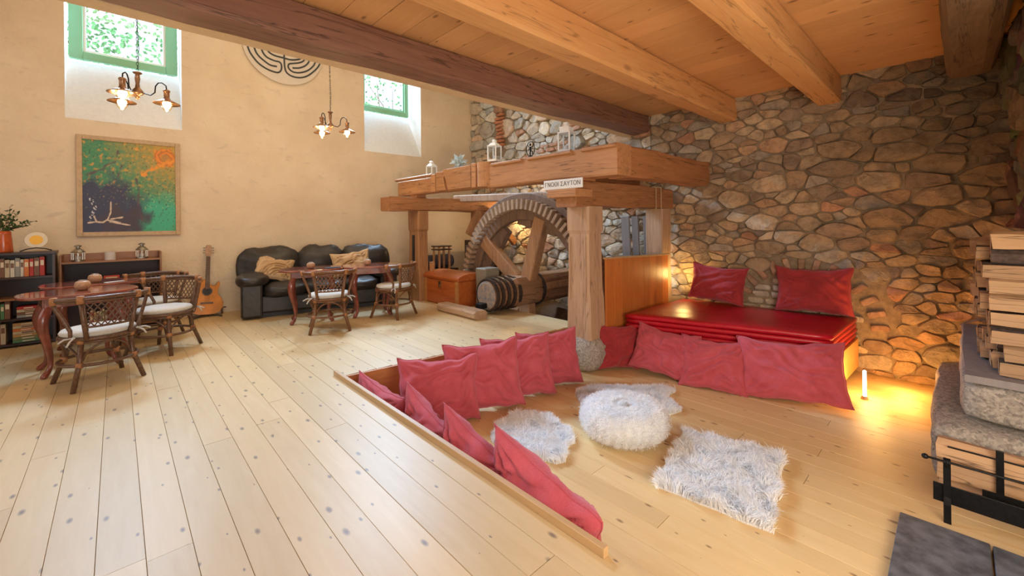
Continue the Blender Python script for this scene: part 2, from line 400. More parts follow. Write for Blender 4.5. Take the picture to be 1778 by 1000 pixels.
# riser boards of the sunken area and the raised lip
tr = struct(G().bb(1.375, 1.40, .92, 3.66, PZ, -.034).obj('trim_1', 'fascia'))
tr = struct(G().bb(1.372, 1.402, -1.55, .92, PZ, -.034).obj('trim_2', 'fascia'))
g = G(); L = 3.0; a = math.atan(-.118)
R = Matrix.Rotation(a, 3, 'Z')
struct(g.box((1.40+L/2*math.cos(a)*.86, step_y(1.40+L/2*.86)-.014, (PZ-.002)/2), (L*.87, .022, .366), R).obj('trim_3', 'fascia'))
lip = struct(G().bb(1.352, 1.382, .94, 3.70, .001, .040).obj('trim_4', 'trim', bevel=.003))

# ------------------------------------------------------------ ceiling of the lower room, beams, fascia
ceil = struct(G().bb(-2.2, 6.1, -1.6, 3.5, CZ+.03, CZ+.12).obj('ceiling', 'dirt'))
x = -2.1; k = 0
while x < 5.95:
    cuts = [-1.5, .98, 3.45] if k % 2 else [-1.5, 2.07, 3.45]
    for a_, b_ in zip(cuts[:-1], cuts[1:]): plank('plank', x, x+.252, a_+.001, b_-.001, CZ+.03, CZ+random.uniform(-.001, .002), 'ceil', ceil)
    x += .257; k += 1
def beam(name, a, b, mat, label, wob, seed, group=None):
    o = hewn(0, a, b, 'X', name, mat, None, wob=wob, seed=seed); tag(o, label, 'beam'); return o
beam('ceiling_beam', (-2.2, 3.17, 2.63), (5.93, 3.47, CZ-.002), 'beam_old', 'dark reddish old hewn ceiling beam at the edge of the hall', .010, 3)
beam('ceiling_beam', (-2.2, 1.96, 2.585), (5.93, 2.17, CZ-.002), 'beam_new', 'squared honey pine ceiling beam, next to the dark old beam', .003, 5)
beam('ceiling_beam', (-2.2, .87, 2.585), (5.93, 1.09, CZ-.002), 'beam_new', 'squared honey pine ceiling beam nearest the grey hewn beam', .003, 6)
# big rounded hewn beam
g = G(); n = 28; vs = []; K = 14
for i in range(n+1):
    X = 1.2+(5.78-1.2)*i/n
    for k in range(K):
        q = 2*PI*k/K; r = 1.0
        cy = math.copysign(abs(math.cos(q))**.55, math.cos(q))*.165; cz = math.copysign(abs(math.sin(q))**.6, math.sin(q))*.16
        nn = noise.noise(Vector((X*2, k*1.3, 4)))*.03
        vs.append((X+(noise.noise(Vector((k, 3, 9)))*.03 if i == n else 0), -.09+cy*(1+nn*3), 2.75+cz+nn+(.02*math.sin(X*1.3))))
g.add(vs, [(i*K+k, i*K+(k+1) % K, (i+1)*K+(k+1) % K, (i+1)*K+k) for i in range(n) for k in range(K)]+[tuple(range(K-1, -1, -1)), tuple(n*K+k for k in range(K))])
tag(g.obj('ceiling_beam', 'beam_oldgrey'), 'rounded grey brown hewn beam above the fireplace side', 'beam')
struct(G().bb(-2.2, 5.95, 3.475, 3.62, 2.635, 5.5).obj('trim_5', 'cream'))

# ------------------------------------------------------------ back wall with two deep windows
WIN = [(-.45, .69, -.43, .67), (3.37, 4.57, 3.40, 4.45)]
FB = 7.92
def wall_back():
    g = G(); zb, zt = 2.66, 5.05
    xs = [-3.4, WIN[0][0], WIN[0][1], WIN[1][0], WIN[1][1], 6.1]
    zr = [-.1, zb, zt, 5.6]
    def quad(a, b, c, d): g.add([a, b, c, d], [(0, 1, 2, 3)])
    NX = 10
    for i in range(5):
        for j in range(3):
            if j == 1 and i in (1, 3): continue
            quad((xs[i], YW, zr[j]), (xs[i+1], YW, zr[j]), (xs[i+1], YW, zr[j+1]), (xs[i], YW, zr[j+1]))
    return g
wb = struct(wall_back().obj('wall_back', 'plaster'))
wbk = struct(G().bb(-3.4, -.45, FB+.0, FB+.1, -.1, 5.6).bb(.69, 3.37, FB, FB+.1, -.1, 5.6).bb(4.57, 6.1, FB, FB+.1, -.1, 5.6).bb(-.46, .70, FB, FB+.1, -.1, 3.40).bb(3.36, 4.6, FB, FB+.1, -.1, 3.40).bb(-.46, .70, FB, FB+.1, 5.05, 5.6).bb(3.36, 4.6, FB, FB+.1, 5.05, 5.6).obj('wall_outer', 'plaster'))
for i, (x0, x1, f0, f1) in enumerate(WIN):
    g = G(); zf = 3.50
    g.add([(x0, YW, 2.66), (x1, YW, 2.66), (f1+.02, FB, zf), (f0-.02, FB, zf)], [(0, 1, 2, 3)])
    g.add([(x0, YW, 2.66), (f0-.02, FB, zf), (f0-.02, FB, 5.05), (x0, YW, 5.05)], [(0, 1, 2, 3)])
    g.add([(x1, YW, 2.66), (x1, YW, 5.05), (f1+.02, FB, 5.05), (f1+.02, FB, zf)], [(0, 1, 2, 3)])
    g.add([(x0, YW, 5.05), (f0-.02, FB, 5.05), (f1+.02, FB, 5.05), (x1, YW, 5.05)], [(0, 1, 2, 3)])
    o = g.obj('window_reveal', 'reveal', wb)
    W = empty('window_%d' % (i+1), (0, 0, 0)); W['kind'] = 'structure'
    fw = .13 if i == 0 else .09
    fr = G().bb(f0, f0+fw, FB-.09, FB-.02, zf, 5.05).bb(f1-fw, f1, FB-.09, FB-.02, zf, 5.05).bb(f0+fw, f1-fw, FB-.09, FB-.02, zf, zf+.10).bb(f0+fw, f1-fw, FB-.09, FB-.02, 4.95, 5.05)
    fr.obj('window_frame', 'green', W, bevel=.008)
    sa = .03
    G().bb(f0+fw, f0+fw+sa, FB-.07, FB-.04, zf+.10, 4.95).bb(f1-fw-sa, f1-fw, FB-.07, FB-.04, zf+.10, 4.95).bb(f0+fw+sa, f1-fw-sa, FB-.07, FB-.04, zf+.10, zf+.10+sa).obj('sash', 'white' if i == 0 else 'green', W, bevel=.004)
    G().bb(f0+fw+sa, f1-fw-sa, FB-.058, FB-.052, zf+.10+sa, 4.95).obj('pane', 'glass', W)
# enclosure: left wall, wall behind with a wide unseen opening added to let daylight in, hall ceiling
struct(G().bb(-3.5, -3.35, -1.7, 7.7, -.2, 5.6).obj('wall_left', 'plaster'))
struct(G().bb(-3.5, -2.4, -1.75, -1.6, -.5, 5.6).bb(-2.4, 1.6, -1.75, -1.6, 2.75, 5.6).bb(1.6, 6.1, -1.75, -1.6, -.5, 5.6).obj('wall_front', 'plaster'))
struct(G().bb(-3.5, 6.1, 3.4, 8.0, 5.5, 5.6).bb(-3.5, -2.1, -1.7, 3.5, 2.9, 3.0).obj('ceiling', 'cream'))

# ------------------------------------------------------------ right wall: rubble stones
def clip(poly, n, d):
    out = []
    for i in range(len(poly)):
        a = poly[i]; b = poly[(i+1) % len(poly)]; da = a[0]*n[0]+a[1]*n[1]-d; db = b[0]*n[0]+b[1]*n[1]-d
        if da <= 0: out.append(a)
        if (da < 0) != (db < 0) and abs(da-db) > 1e-12:
            t = da/(da-db); out.append((a[0]+(b[0]-a[0])*t, a[1]+(b[1]-a[1])*t))
    return out
def poly_area(p): return .5*sum(p[i][0]*p[(i+1) % len(p)][1]-p[(i+1) % len(p)][0]*p[i][1] for i in range(len(p)))
def cells(u0, u1, v0, v1, n, aniso=1.7, wr=.5):
    """power diagram cells of varied size, flattened horizontally"""
    pts = []; tries = 0
    rad = []
    base = math.sqrt((u1-u0)*(v1-v0)*aniso/n)
    while len(pts) < n and tries < n*60:
        tries += 1
        p = np.array((random.uniform(u0, u1), random.uniform(v0, v1)*aniso)); r = base*random.choice([.40, .5, .62, .85, 1.15, 1.5])*.56
        if pts:
            d = np.hypot(*(np.array(pts)-p).T); 
            if np.any(d < (np.array(rad)+r)*.88): continue
        pts.append(p); rad.append(r)
    P_ = np.array(pts); R_ = np.array(rad); out = []
    for i in range(len(P_)):
        d = np.hypot(*(P_-P_[i]).T); idx = np.argsort(d-R_)[:26]
        poly = [(u0, v0*aniso), (u1, v0*aniso), (u1, v1*aniso), (u0, v1*aniso)]
        for j in idx:
            if j == i or d[j] < 1e-9: continue
            nv = P_[j]-P_[i]; dd = (P_[j]@P_[j]-P_[i]@P_[i]-R_[j]**2+R_[i]**2)/2
            poly = clip(poly, nv, dd)
            if len(poly) < 3: break
        if len(poly) >= 3: out.append([(a, b/aniso) for a, b in poly])
    return out
def stone_mesh(poly, depth, joint, rough=.012, seed=0, rings=((0, .0), (.02, .60), (.10, .95), (.45, 1.0)), jit=.10, nv=13):
    cx = sum(p[0] for p in poly)/len(poly); cy = sum(p[1] for p in poly)/len(poly)
    # resample the outline, round it, shrink by the joint
    per = [math.dist(poly[i], poly[(i+1) % len(poly)]) for i in range(len(poly))]; tot = sum(per); pts = []
    for k in range(nv):
        s = tot*k/nv; i = 0
        while s > per[i] and i < len(per)-1: s -= per[i]; i += 1
        t = s/max(per[i], 1e-9); a, b = poly[i], poly[(i+1) % len(poly)]; pts.append((a[0]+(b[0]-a[0])*t, a[1]+(b[1]-a[1])*t))
    sm = [((pts[i-1][0]+2*pts[i][0]+pts[(i+1) % nv][0])/4, (pts[i-1][1]+2*pts[i][1]+pts[(i+1) % nv][1])/4) for i in range(nv)]
    pts = [(.6*a[0]+.4*b[0]+random.uniform(-1, 1)*.012*tot**.5*.35, .6*a[1]+.4*b[1]+random.uniform(-1, 1)*.012*tot**.5*.35) for a, b in zip(pts, sm)]
    base = []
    for (x, y) in pts:
        dx, dy = cx-x, cy-y; L = math.hypot(dx, dy) or 1; k = min(.35, (joint*random.uniform(.2, 1.5))/L); base.append((x+dx*k, y+dy*k))
    vs = []; tx = random.uniform(-.18, .18); ty = random.uniform(-.25, .25)
    for rf, h in rings:
        for (x, y) in base:
            X = x+(cx-x)*rf; Y = y+(cy-y)*rf
            nn = noise.noise(Vector((X*9, Y*9, seed)))*rough*2 if h > 0 else 0
            vs.append((X, Y, depth*h+nn+(h*((X-cx)*tx+(Y-cy)*ty) if h else 0)))
    vs.append((cx, cy, depth*1.02+noise.noise(Vector((cx*9, cy*9, seed)))*rough*2)); fs = []
    for r in range(len(rings)-1):
        for k in range(nv): fs.append((r*nv+k, r*nv+(k+1) % nv, (r+1)*nv+(k+1) % nv, (r+1)*nv+k))
    b = (len(rings)-1)*nv
    for k in range(nv): fs.append((b+k, b+(k+1) % nv, len(vs)-1))
    return vs, fs
PAL = [(.40, .29, .18), (.45, .34, .22), (.33, .24, .16), (.40, .28, .17), (.37, .31, .24), (.49, .37, .24), (.29, .21, .15), (.42, .27, .16)]
PALE = [(.50, .43, .33), (.52, .44, .33), (.60, .52, .40), (.44, .38, .30), (.56, .42, .30), (.48, .46, .40)]  # far stones: paler stone, partly daylight put into the colour
def set_tone(me, cols):
    ca = me.color_attributes.new('tone', 'FLOAT_COLOR', 'POINT'); ca.data.foreach_set('color', np.array([(*c, 1) for c in cols], dtype=np.float32).ravel())
def stones_on(parent, to3, polys, tonefn, dist2, maxparts, name='stone', depth=.05, joint=.010, mat='stone', rough=.012):
    polys = sorted(polys, key=lambda p: -abs(poly_area(p))/dist2(p)); rest = G(); rt = []
    for i, p in enumerate(polys):
        if poly_area(p) < 0: p = p[::-1]
        A = abs(poly_area(p)); dp = depth*random.uniform(.6, 1.5)*(.6+min(1, A*12))
        vs, fs = stone_mesh(p, dp, joint, rough, i)
        v3 = [to3(*v) for v in vs]; c = tonefn(p)
        if i < maxparts:
            g = G().add(v3, fs); me = g.mesh(name, False); set_tone(me, [c]*len(v3)); me.materials.append(M[mat])
            o = bpy.data.objects.new(name, me); COL.objects.link(o); o.parent = parent
        else: rest.add(v3, fs); rt += [c]*len(v3)
    if rest.v:
        me = rest.mesh('stones', False); set_tone(me, rt); me.materials.append(M[mat]); o = bpy.data.objects.new('stones', me); COL.objects.link(o); o.parent = parent; o['kind'] = 'stuff'
def cen(p): return sum(q[0] for q in p)/len(p), sum(q[1] for q in p)/len(p)
wr = struct(G().bb(XW+.02, XW+.25, -1.75, 7.95, -.5, 5.6).obj('wall_right', 'mortar'))
# rough mortar face
g = G(); NU, NV = 130, 90; vs = []
for i in range(NU+1):
    for j in range(NV+1):
        u = -.42+(YW+.5)*i/NU; v = PZ-.05+5.95*j/NV
        vs.append((XW+.012-.03*noise.noise(Vector((u*5, v*5, 2)))-.012*noise.noise(Vector((u*17, v*17, 5))), u, v))
g.add([(a-.012, b, c) for a, b, c in vs], [(i*(NV+1)+j, i*(NV+1)+j+1, (i+1)*(NV+1)+j+1, (i+1)*(NV+1)+j) for i in range(NU) for j in range(NV)])
g.obj('mortar', 'mortar', wr, smooth=True)
ARC = (1.27, .06, .80)      # niche above the mattresses: centre u, centre z, outer radius
def in_arc(u, v, m=0): return v > .0 and math.hypot(u-ARC[0], v-ARC[1]) < ARC[2]-m
def far_arch(u, v): return (6.40 < u < 6.72 and 2.75 < v < 3.62) or (abs(math.hypot(u-5.62, v-3.56)-.95) < .17 and v > 3.56)
polys = []
for (u0, u1, v0, v1, n, an) in ((-.40, 3.16, PZ+.0, 2.90, 430, 1.9), (3.16, 7.55, -.35, 2.9, 430, 1.8), (3.55, 7.55, 2.9, 5.5, 170, 1.5)):
    for p in cells(u0, u1, v0, v1, n, an):
        u, v = cen(p)
        if in_arc(u, v) or far_arch(u, v): continue
        polys.append(p)
def tone(p):
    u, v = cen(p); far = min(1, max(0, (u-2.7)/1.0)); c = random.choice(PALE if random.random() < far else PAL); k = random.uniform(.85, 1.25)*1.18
    if random.random() < .03: c = (.46, .25, .15)
    tone_drop = max(0, min(1, (v-1.2)/1.2))*max(0, min(1, (1.3-u)/1.4)); k *= 1-.6*tone_drop  # stones get darker upward toward the fireplace end
    return tuple(x*k for x in c)
def to_right(u, v, w): return (XW-.005-w, u, v)
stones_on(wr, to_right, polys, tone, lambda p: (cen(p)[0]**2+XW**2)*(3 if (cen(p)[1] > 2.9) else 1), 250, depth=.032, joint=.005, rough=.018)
# brick niche: voussoirs and courses
def brick_at(u, v, lw, h, ang, tonec, parent=wr, w=.035, nm='brick'):
    c, s = math.cos(ang), math.sin(ang); q = [(u+c*a-s*b, v+s*a+c*b) for a, b in ((-lw/2, -h/2), (lw/2, -h/2), (lw/2, h/2), (-lw/2, h/2))]
    vs, fs = stone_mesh(q, w*random.uniform(.8, 1.3), .004, .004, random.random()*99, nv=12)
    g = G().add([to_right(*x) for x in vs], fs); me = g.mesh(nm, True); set_tone(me, [tonec]*len(vs)); me.materials.append(M['brick'])
    o = bpy.data.objects.new(nm, me); COL.objects.link(o); o.parent = parent
for k in range(15):
    q = PI*(k+.5)/15; r = ARC[2]-.095
    brick_at(ARC[0]+r*math.cos(q), ARC[1]+r*math.sin(q), .175, .072, q, random.choice([(.50, .28, .18), (.56, .36, .25), (.44, .27, .18)]))
zz = .20; row = 0
while zz < .66:
    half = math.sqrt(max(0, (ARC[2]-.20)**2-(zz-ARC[1]+.04)**2)); u = ARC[0]-half+(.11 if row % 2 else .0)
    while u+.10 < ARC[0]+half: brick_at(u+.10, zz, .19, .072, random.uniform(-.02, .02), random.choice([(.60, .50, .40), (.52, .38, .28), (.64, .55, .45)]), w=.02); u += .205
    zz += .085; row += 1
for k in range(9): brick_at(6.56, 3.55-.078*k, random.uniform(.22, .28), .066, random.uniform(-.03, .03), random.choice([(.55, .22, .11), (.50, .24, .14), (.60, .27, .15)]), w=.07)
for k in range(17):
    q = PI*(k+.3)/17; brick_at(5.62+.95*math.cos(q), 3.60+.95*math.sin(q), .25, .13, q, random.choice([(.55, .25, .13), (.50, .28, .18), (.62, .34, .22)]), w=.07)
for (u0, z0, nb_, nr) in ((4.55, 3.10, 3, 3), (4.15, 3.22, 2, 2), (5.3, 2.72, 4, 2), (3.75, 2.96, 3, 2)):
    for r_ in range(nr):
        for b_ in range(nb_): brick_at(u0-.24*b_+(.1 if r_ % 2 else 0), z0-.085*r_, .22, .07, random.uniform(-.06, .06), random.choice([(.60, .30, .18), (.56, .34, .24)]), w=.055)
# chimney hood of rough stone on the right
ch = struct(G().bb(3.2, 6.0, -1.6, -.42, 1.20, CZ+.05).obj('wall_chimney', 'mortar'))
cp = cells(3.2, 5.9, 1.20, CZ, 46, 1.6)
stones_on(ch, lambda u, v, w_: (u, -.42+w_, v), [p[::-1] for p in cp], lambda p: tuple(x*random.uniform(.35, .75) for x in random.choice(PAL)), lambda p: 1, 60, depth=.06, joint=.012, rough=.02)
cp = cells(-1.6, -.42, 1.20, CZ, 20, 1.6)
stones_on(ch, lambda u, v, w_: (3.2-w_, u, v), cp, lambda p: tuple(x*random.uniform(.35, .75) for x in random.choice(PAL)), lambda p: 1, 40, depth=.06, joint=.012, rough=.02)
for m_ in (wr, ch):
    for c_ in kids(m_):
        if c_.type == 'MESH' and c_.name.split('.')[0] in ('stone', 'stones', 'brick'):
            bm = bmesh.new(); bm.from_mesh(c_.data)
            # outward = away from the wall body
            if bm.faces:
                bmesh.ops.recalc_face_normals(bm, faces=bm.faces)
            bm.to_mesh(c_.data); bm.free()
#SPLIT

# ------------------------------------------------------------ mill frame
B = empty('timber_frame', (3.75, 2.95, 0), 0, 'massive old mill frame of hewn timbers standing over the wooden gear wheel', 'timber frame')
def loc(o, root=B): o.location = -root.location; return o
def hb(a, b, axis, name, mat, wob=.01, seed=0, cham=.015): return loc(hewn(0, a, b, axis, name, mat, B, wob=wob, seed=seed, cham=cham))
hb((3.60, 2.30, 1.77), (3.86, 4.30, 2.08), 'Y', 'top_beam', 'timber', .007, 1)
hb((3.62, 4.30, 1.79), (3.86, 5.35, 2.09), 'Y', 'top_beam', 'timber', .007, 1)
hb((3.63, 5.42, 1.79), (3.86, 6.78, 2.03), 'Y', 'top_beam', 'timber', .010, 2)
hb((3.86, 2.30, 1.77), (5.93, 2.58, 2.08), 'X', 'cross_beam', 'timberx', .014, 3)
hb((3.86, 3.35, 1.78), (5.93, 3.62, 2.0), 'X', 'cross_beam', 'timberx', .014, 13)
hb((3.58, 2.79, 1.47), (5.80, 3.08, 1.745), 'X', 'lower_beam', 'timberx', .012, 4)
hb((3.15, 6.17, 1.51), (5.93, 6.47, 1.735), 'X', 'lower_beam', 'timberx', .012, 5)
# carved moulding along the upper edge of the top beam: strips broken by small arches
def mold(y0, y1):
    g = G(); g.prism([(0, 0), (-.035, .012), (-.035, .035), (0, .05)], 0, y1-y0, Matrix(((1, 0, 0, 3.60), (0, 0, 1, y0), (0, 1, 0, 2.03), (0, 0, 0, 1)))); loc(g.obj('moulding', 'timber', B, bevel=.004))
for y0, y1 in ((2.30, 2.72), (2.86, 3.52), (3.62, 4.18), (5.62, 6.78)): mold(y0, y1)
# upright carved blocks across the beam: half round column, posts, hollow cut
loc(G().lathe([(.0, 0), (.115, 0), (.115, .33), (0, .33)], 20, (3.64, 4.37, 1.78)).obj('carved_column', 'timber', B, smooth=False))
loc(G().bb(3.565, 3.66, 4.50, 4.60, 1.78, 2.12).obj('carved_block', 'timber', B, bevel=.012))
loc(G().bb(3.585, 3.66, 4.64, 5.22, 1.83, 2.105).obj('carved_block', 'timber', B, bevel=.008))
loc(G().bb(3.575, 3.66, 5.52, 5.64, 1.78, 2.06).obj('carved_block', 'timber', B, bevel=.012))
g = G(); prof = [(-.0, 0), (.0, .30), (-.16, .30), (-.15, .20), (-.11, .10), (-.03, .03)]
g.prism([(5.24, 1.79), (5.50, 1.79), (5.50, 2.08), (5.18, 2.08), (5.30, 1.97), (5.28, 1.88)], 3.58, 3.72, Matrix(((0, 0, 1, 0), (1, 0, 0, 0), (0, 1, 0, 0), (0, 0, 0, 1)))); loc(g.obj('carved_block', 'timber', B, bevel=.006))
g = G(); g.prism([(4.62, 1.79), (5.16, 1.79), (5.30, 2.10), (4.62, 2.10)], 3.572, 3.60, Matrix(((0, 0, 1, 0), (1, 0, 0, 0), (0, 1, 0, 0), (0, 0, 0, 1)))); loc(g.obj('carved_panel', 'timber', B, bevel=.004))
# near post: shaped with a recessed beaded face
def post(x0, y0, wx, wy, h, mat, name='post', recess=True, z0=0, slot=False):
    secs = [(z0, 1.10, 1.14), (z0+.05, 1.08, 1.12), (.42, 1.02, 1.08), (.55, .98, 1.0), (1.16, .94, .93), (1.20, 1.04, 1.04), (1.26, 1.04, 1.04), (h, 1.02, 1.0)]
    g = G(); vs = []; K = 8
    for z, kx, ky in secs:
        hx, hy = wx/2*kx, wy/2*ky; c = .02; cx, cy = x0+wx/2, y0+wy/2
        for (x, y) in ((-hx+c, -hy), (hx-c, -hy), (hx, -hy+c), (hx, hy-c), (hx-c, hy), (-hx+c, hy), (-hx, hy-c), (-hx, -hy+c)):
            n_ = noise.noise(Vector((z*2.5, x*7, y*7)))*.012; vs.append((cx+x+n_, cy+y-n_, z))
    n = len(secs); g.add(vs, [(i*K+k, i*K+(k+1) % K, (i+1)*K+(k+1) % K, (i+1)*K+k) for i in range(n-1) for k in range(K)]+[tuple(range(K-1, -1, -1)), tuple((n-1)*K+k for k in range(K))])
    p = loc(g.obj(name, mat, B)); return p
p1 = post(3.78, 2.79, .29, .30, 1.47, 'timberz', z0=-.02)
for yy in (2.83, 3.05):
    g = G()
    for k in range(34): z = .42+.72*k/34; g.box((3.775, yy, z), (.016, .016, .017))
    o = g.obj('beading', 'timberz', p1)
p2 = post(3.67, 6.17, .20, .34, 1.51, 'timberz2')
o = G().bb(3.662, 3.672, 6.30, 6.37, .55, 1.10).obj('slot', 'black', p2)
hb((4.95, 6.17, -.02), (5.13, 6.42, 1.51), 'Z', 'post', 'timberz2', .012, 9)
loc(G().box((4.78, 6.12, 1.30), (.10, .09, .50), Matrix.Rotation(.45, 3, 'Y'), j=.02).obj('brace', 'timberz2', B, bevel=.01))
loc(G().box((5.5, 6.1, 1.20), (.9, .1, .12), Matrix.Rotation(.8, 3, 'Y'), j=.01).obj('brace', 'timberx', B, bevel=.01))
hb((5.50, 2.80, PZ), (5.76, 3.05, 1.47), 'Z', 'end_post', 'timberz', .010, 7)
loc(G().bb(3.50, 3.80, 2.74, 3.14, 1.565, 1.655).obj('capital_block', 'timber', B, bevel=.01))
loc(G().bb(3.62, 3.86, 2.74, 2.98, 1.745, 1.775).obj('packing_block', 'timberx', B, bevel=.006)); loc(G().bb(3.66, 3.84, 6.2, 6.42, 1.735, 1.795).obj('packing_block', 'timberx', B, bevel=.006))
loc(G().box((4.6, 4.9, 1.70), (.14, 3.0, .13), Matrix.Rotation(.03, 3, 'X')).obj('inner_beam', 'timberz', B, bevel=.02))
# rope round the lower beam
for xx in (5.28, 5.42):
    loc(G().tube([(xx, 2.775, 1.46), (xx, 2.775, 1.75), (xx+.01, 3.09, 1.76), (xx+.01, 3.09, 1.455)], .008, 6, True).obj('rope', 'trim', B))

# boulder carrying the post
g = G(); bm = bmesh.new(); bmesh.ops.create_icosphere(bm, subdivisions=3, radius=1)
for v in bm.verts:
    n_ = noise.noise(v.co*1.1+Vector((7, 1, 5)))*.14+noise.noise(v.co*5)*.05; c = v.co*(1+n_)
    c = Vector((math.copysign(abs(c.x)**.75, c.x), math.copysign(abs(c.y)**.75, c.y), math.copysign(abs(c.z)**.7, c.z)))
    v.co = Vector((c.x*.24, c.y*.23, max(-.19, min(.19, c.z*.2))))
me = bpy.data.meshes.new('boulder'); bm.to_mesh(me); bm.free(); me.shade_smooth(); me.materials.append(M['granite'])
o = bpy.data.objects.new('boulder', me); COL.objects.link(o); o.location = (3.90, 2.93, -.185); tag(o, 'rough grey boulder under the near mill frame post', 'stone')
# sign
sg = empty('sign', (3.52, 2.93, 1.655), 0, 'white painted board sign lettered in Greek on the frame post block', 'sign')
o = G().bb(-.008, .008, -.27, .27, .0, .105).obj('sign_board', 'white', sg, bevel=.006)
cu = bpy.data.curves.new('lettering', 'FONT'); cu.body = 'ΓΝΩΘΙ ΣΑΥΤΟΝ'; cu.size = .066; cu.align_x = 'CENTER'; cu.align_y = 'CENTER'; cu.extrude = .001
o = bpy.data.objects.new('lettering', cu); COL.objects.link(o); o.parent = sg; o.location = (-.011, 0, .053)
dg_ = bpy.context.evaluated_depsgraph_get(); lme = bpy.data.meshes.new_from_object(o.evaluated_get(dg_)); bpy.data.objects.remove(o)
o = bpy.data.objects.new('lettering', lme); COL.objects.link(o); o.parent = sg; o.location = (-.0095, 0, .053); lme.materials.clear(); lme.materials.append(plain('grey_lettering', (.10, .10, .10), .6))
o.rotation_euler = Matrix(((0, 0, -1), (-1, 0, 0), (0, 1, 0))).to_euler()
sg.rotation_euler = (.0, 0, 0)

# ------------------------------------------------------------ gear wheel with axle log
WC = Vector((4.52, 4.55, .26)); 
W = empty('gear_wheel', WC, 0, 'huge wooden gear wheel with square teeth standing over its axle log', 'gear wheel')
def ring(r0, r1, x0, x1, n=72):
    g = G(); vs = []
    for k in range(n):
        q = 2*PI*k/n; c, s = math.cos(q), math.sin(q)
        wob = 1+.006*noise.noise(Vector((c*3, s*3, r0)))
        for (r, xx) in ((r0, x0), (r1, x0), (r1, x1), (r0, x1)): vs.append((xx, r*c*wob, r*s*wob))
    return g.add(vs, [(k*4+a, k*4+(a+1) % 4, ((k+1) % n)*4+(a+1) % 4, ((k+1) % n)*4+a) for k in range(n) for a in range(4)])
ring(1.08, 1.385, -.02, .10).obj('inner_felloe', 'wheel', W, bevel=.012)
ring(1.385, 1.485, -.035, .13).obj('outer_rim', 'wheel', W, bevel=.012)
tg = G().box((0, 0, 0), (.12, .048, .15), taper=.85); tm = tg.mesh('tooth'); tm.materials.append(M['tooth'])
NTE = 84
for k in range(NTE):
    q = 2*PI*k/NTE; o = inst('tooth', tm, W, (-.08, 1.315*math.cos(q), 1.315*math.sin(q)), (q-PI/2, 0, 0)); o.scale.y = 1.0
def spoke(a0, r0, a1, r1, wdt, th, mat, xx=0.03):
    p0 = Vector((xx, r0*math.cos(a0), r0*math.sin(a0))); p1 = Vector((xx, r1*math.cos(a1), r1*math.sin(a1))); d = p1-p0; an = math.atan2(d.z, d.y)
    G().box((p0+p1)/2, (th, d.length, wdt), Matrix.Rotation(an, 3, 'X'), j=.006).obj('spoke', mat, W, bevel=.015)
D = math.radians
spoke(D(66), .12, D(108), 1.0, .20, .13, 'wheel_light', -.02) if False else None
spoke(D(112), .20, D(109), 1.16, .21, .16, 'wheel_light')
spoke(D(40), .22, D(38), 1.20, .22, .14, 'wheel_light')
spoke(D(-50), .2, D(-50), 1.2, .22, .14, 'wheel_light'); spoke(D(262), .2, D(265), 1.2, .22, .14, 'wheel_light')
spoke(D(12), 1.08, D(62), 1.08, .24, .13, 'wheel', .10)
spoke(D(82), 1.12, D(125), 1.12, .20, .13, 'wheel', .10)
# axle log along X
A = empty('axle_log', (3.80, 4.60, .265), 0, 'thick horizontal axle log bound with iron hoops at the foot of the gear wheel', 'log')
g = G(); n = 26; K = 20; vs = []
for i in range(n+1):
    X = 0.02+1.95*i/n
    for k in range(K):
        q = 2*PI*k/K; r = .235 if X > .42 else .205+.02*X
        r *= 1+.05*noise.noise(Vector((X*2, math.cos(q)*2, math.sin(q)*2)))
        if X > .45:
            m_ = max(abs(math.cos(q)), abs(math.sin(q))); r = min(r*1.1, .205/m_*1.05)
        vs.append((X, r*math.cos(q), r*math.sin(q)))
g.add(vs, [(i*K+k, i*K+(k+1) % K, (i+1)*K+(k+1) % K, (i+1)*K+k) for i in range(n) for k in range(K)]+[tuple(range(K-1, -1, -1)), tuple(n*K+k for k in range(K))])
g.obj('log_body', 'log', A)
G().lathe([(.20, 0), (.20, .015), (.17, .03), (0, .032)], 24).obj('log_end', plain('grey_log_end', (.17, .17, .19), .8, 0, .5, 20, .8, col2=(.36, .27, .2)), A, smooth=False).rotation_euler = (0, -PI/2, 0)
le_ = [c for c in kids(A) if c.name.startswith('log_end')][0]; le_.location = (.03, 0, 0)
for xx in (.05, .15, .26, .37, .48):
    o = ring(.213+.02*xx, .236+.022*xx, -.025, .025, 32).obj('hoop', 'band', A); o.location = (xx, 0, 0)
o = ring(.243, .262, -.025, .025, 32).obj('hoop', 'band', A); o.location = (.98, 0, 0)
g = G().box((-.05, .03, -.14), (.12, .13, .07)); g.obj('axle_pin', 'iron', A, bevel=.01)
G().box((1.45, -.23, .05), (.85, .07, .10), j=.01).obj('key_plank', 'wheel_light', A, bevel=.01)
# floor block in front of the log end
o = hewn(0, (3.44, 4.40, 0.0), (3.66, 5.30, .115), 'Y', 'bearing_block', 'log', None, wob=.006, seed=12, cham=.03); o.data.materials.clear(); o.data.materials.append(wood('weathered_block', (.55, .38, .24), (.36, .22, .13), 'Y', .2, .7, crack=.6, bump=.5))
tag(o, 'weathered squared timber block on the floor before the axle log', 'timber block')

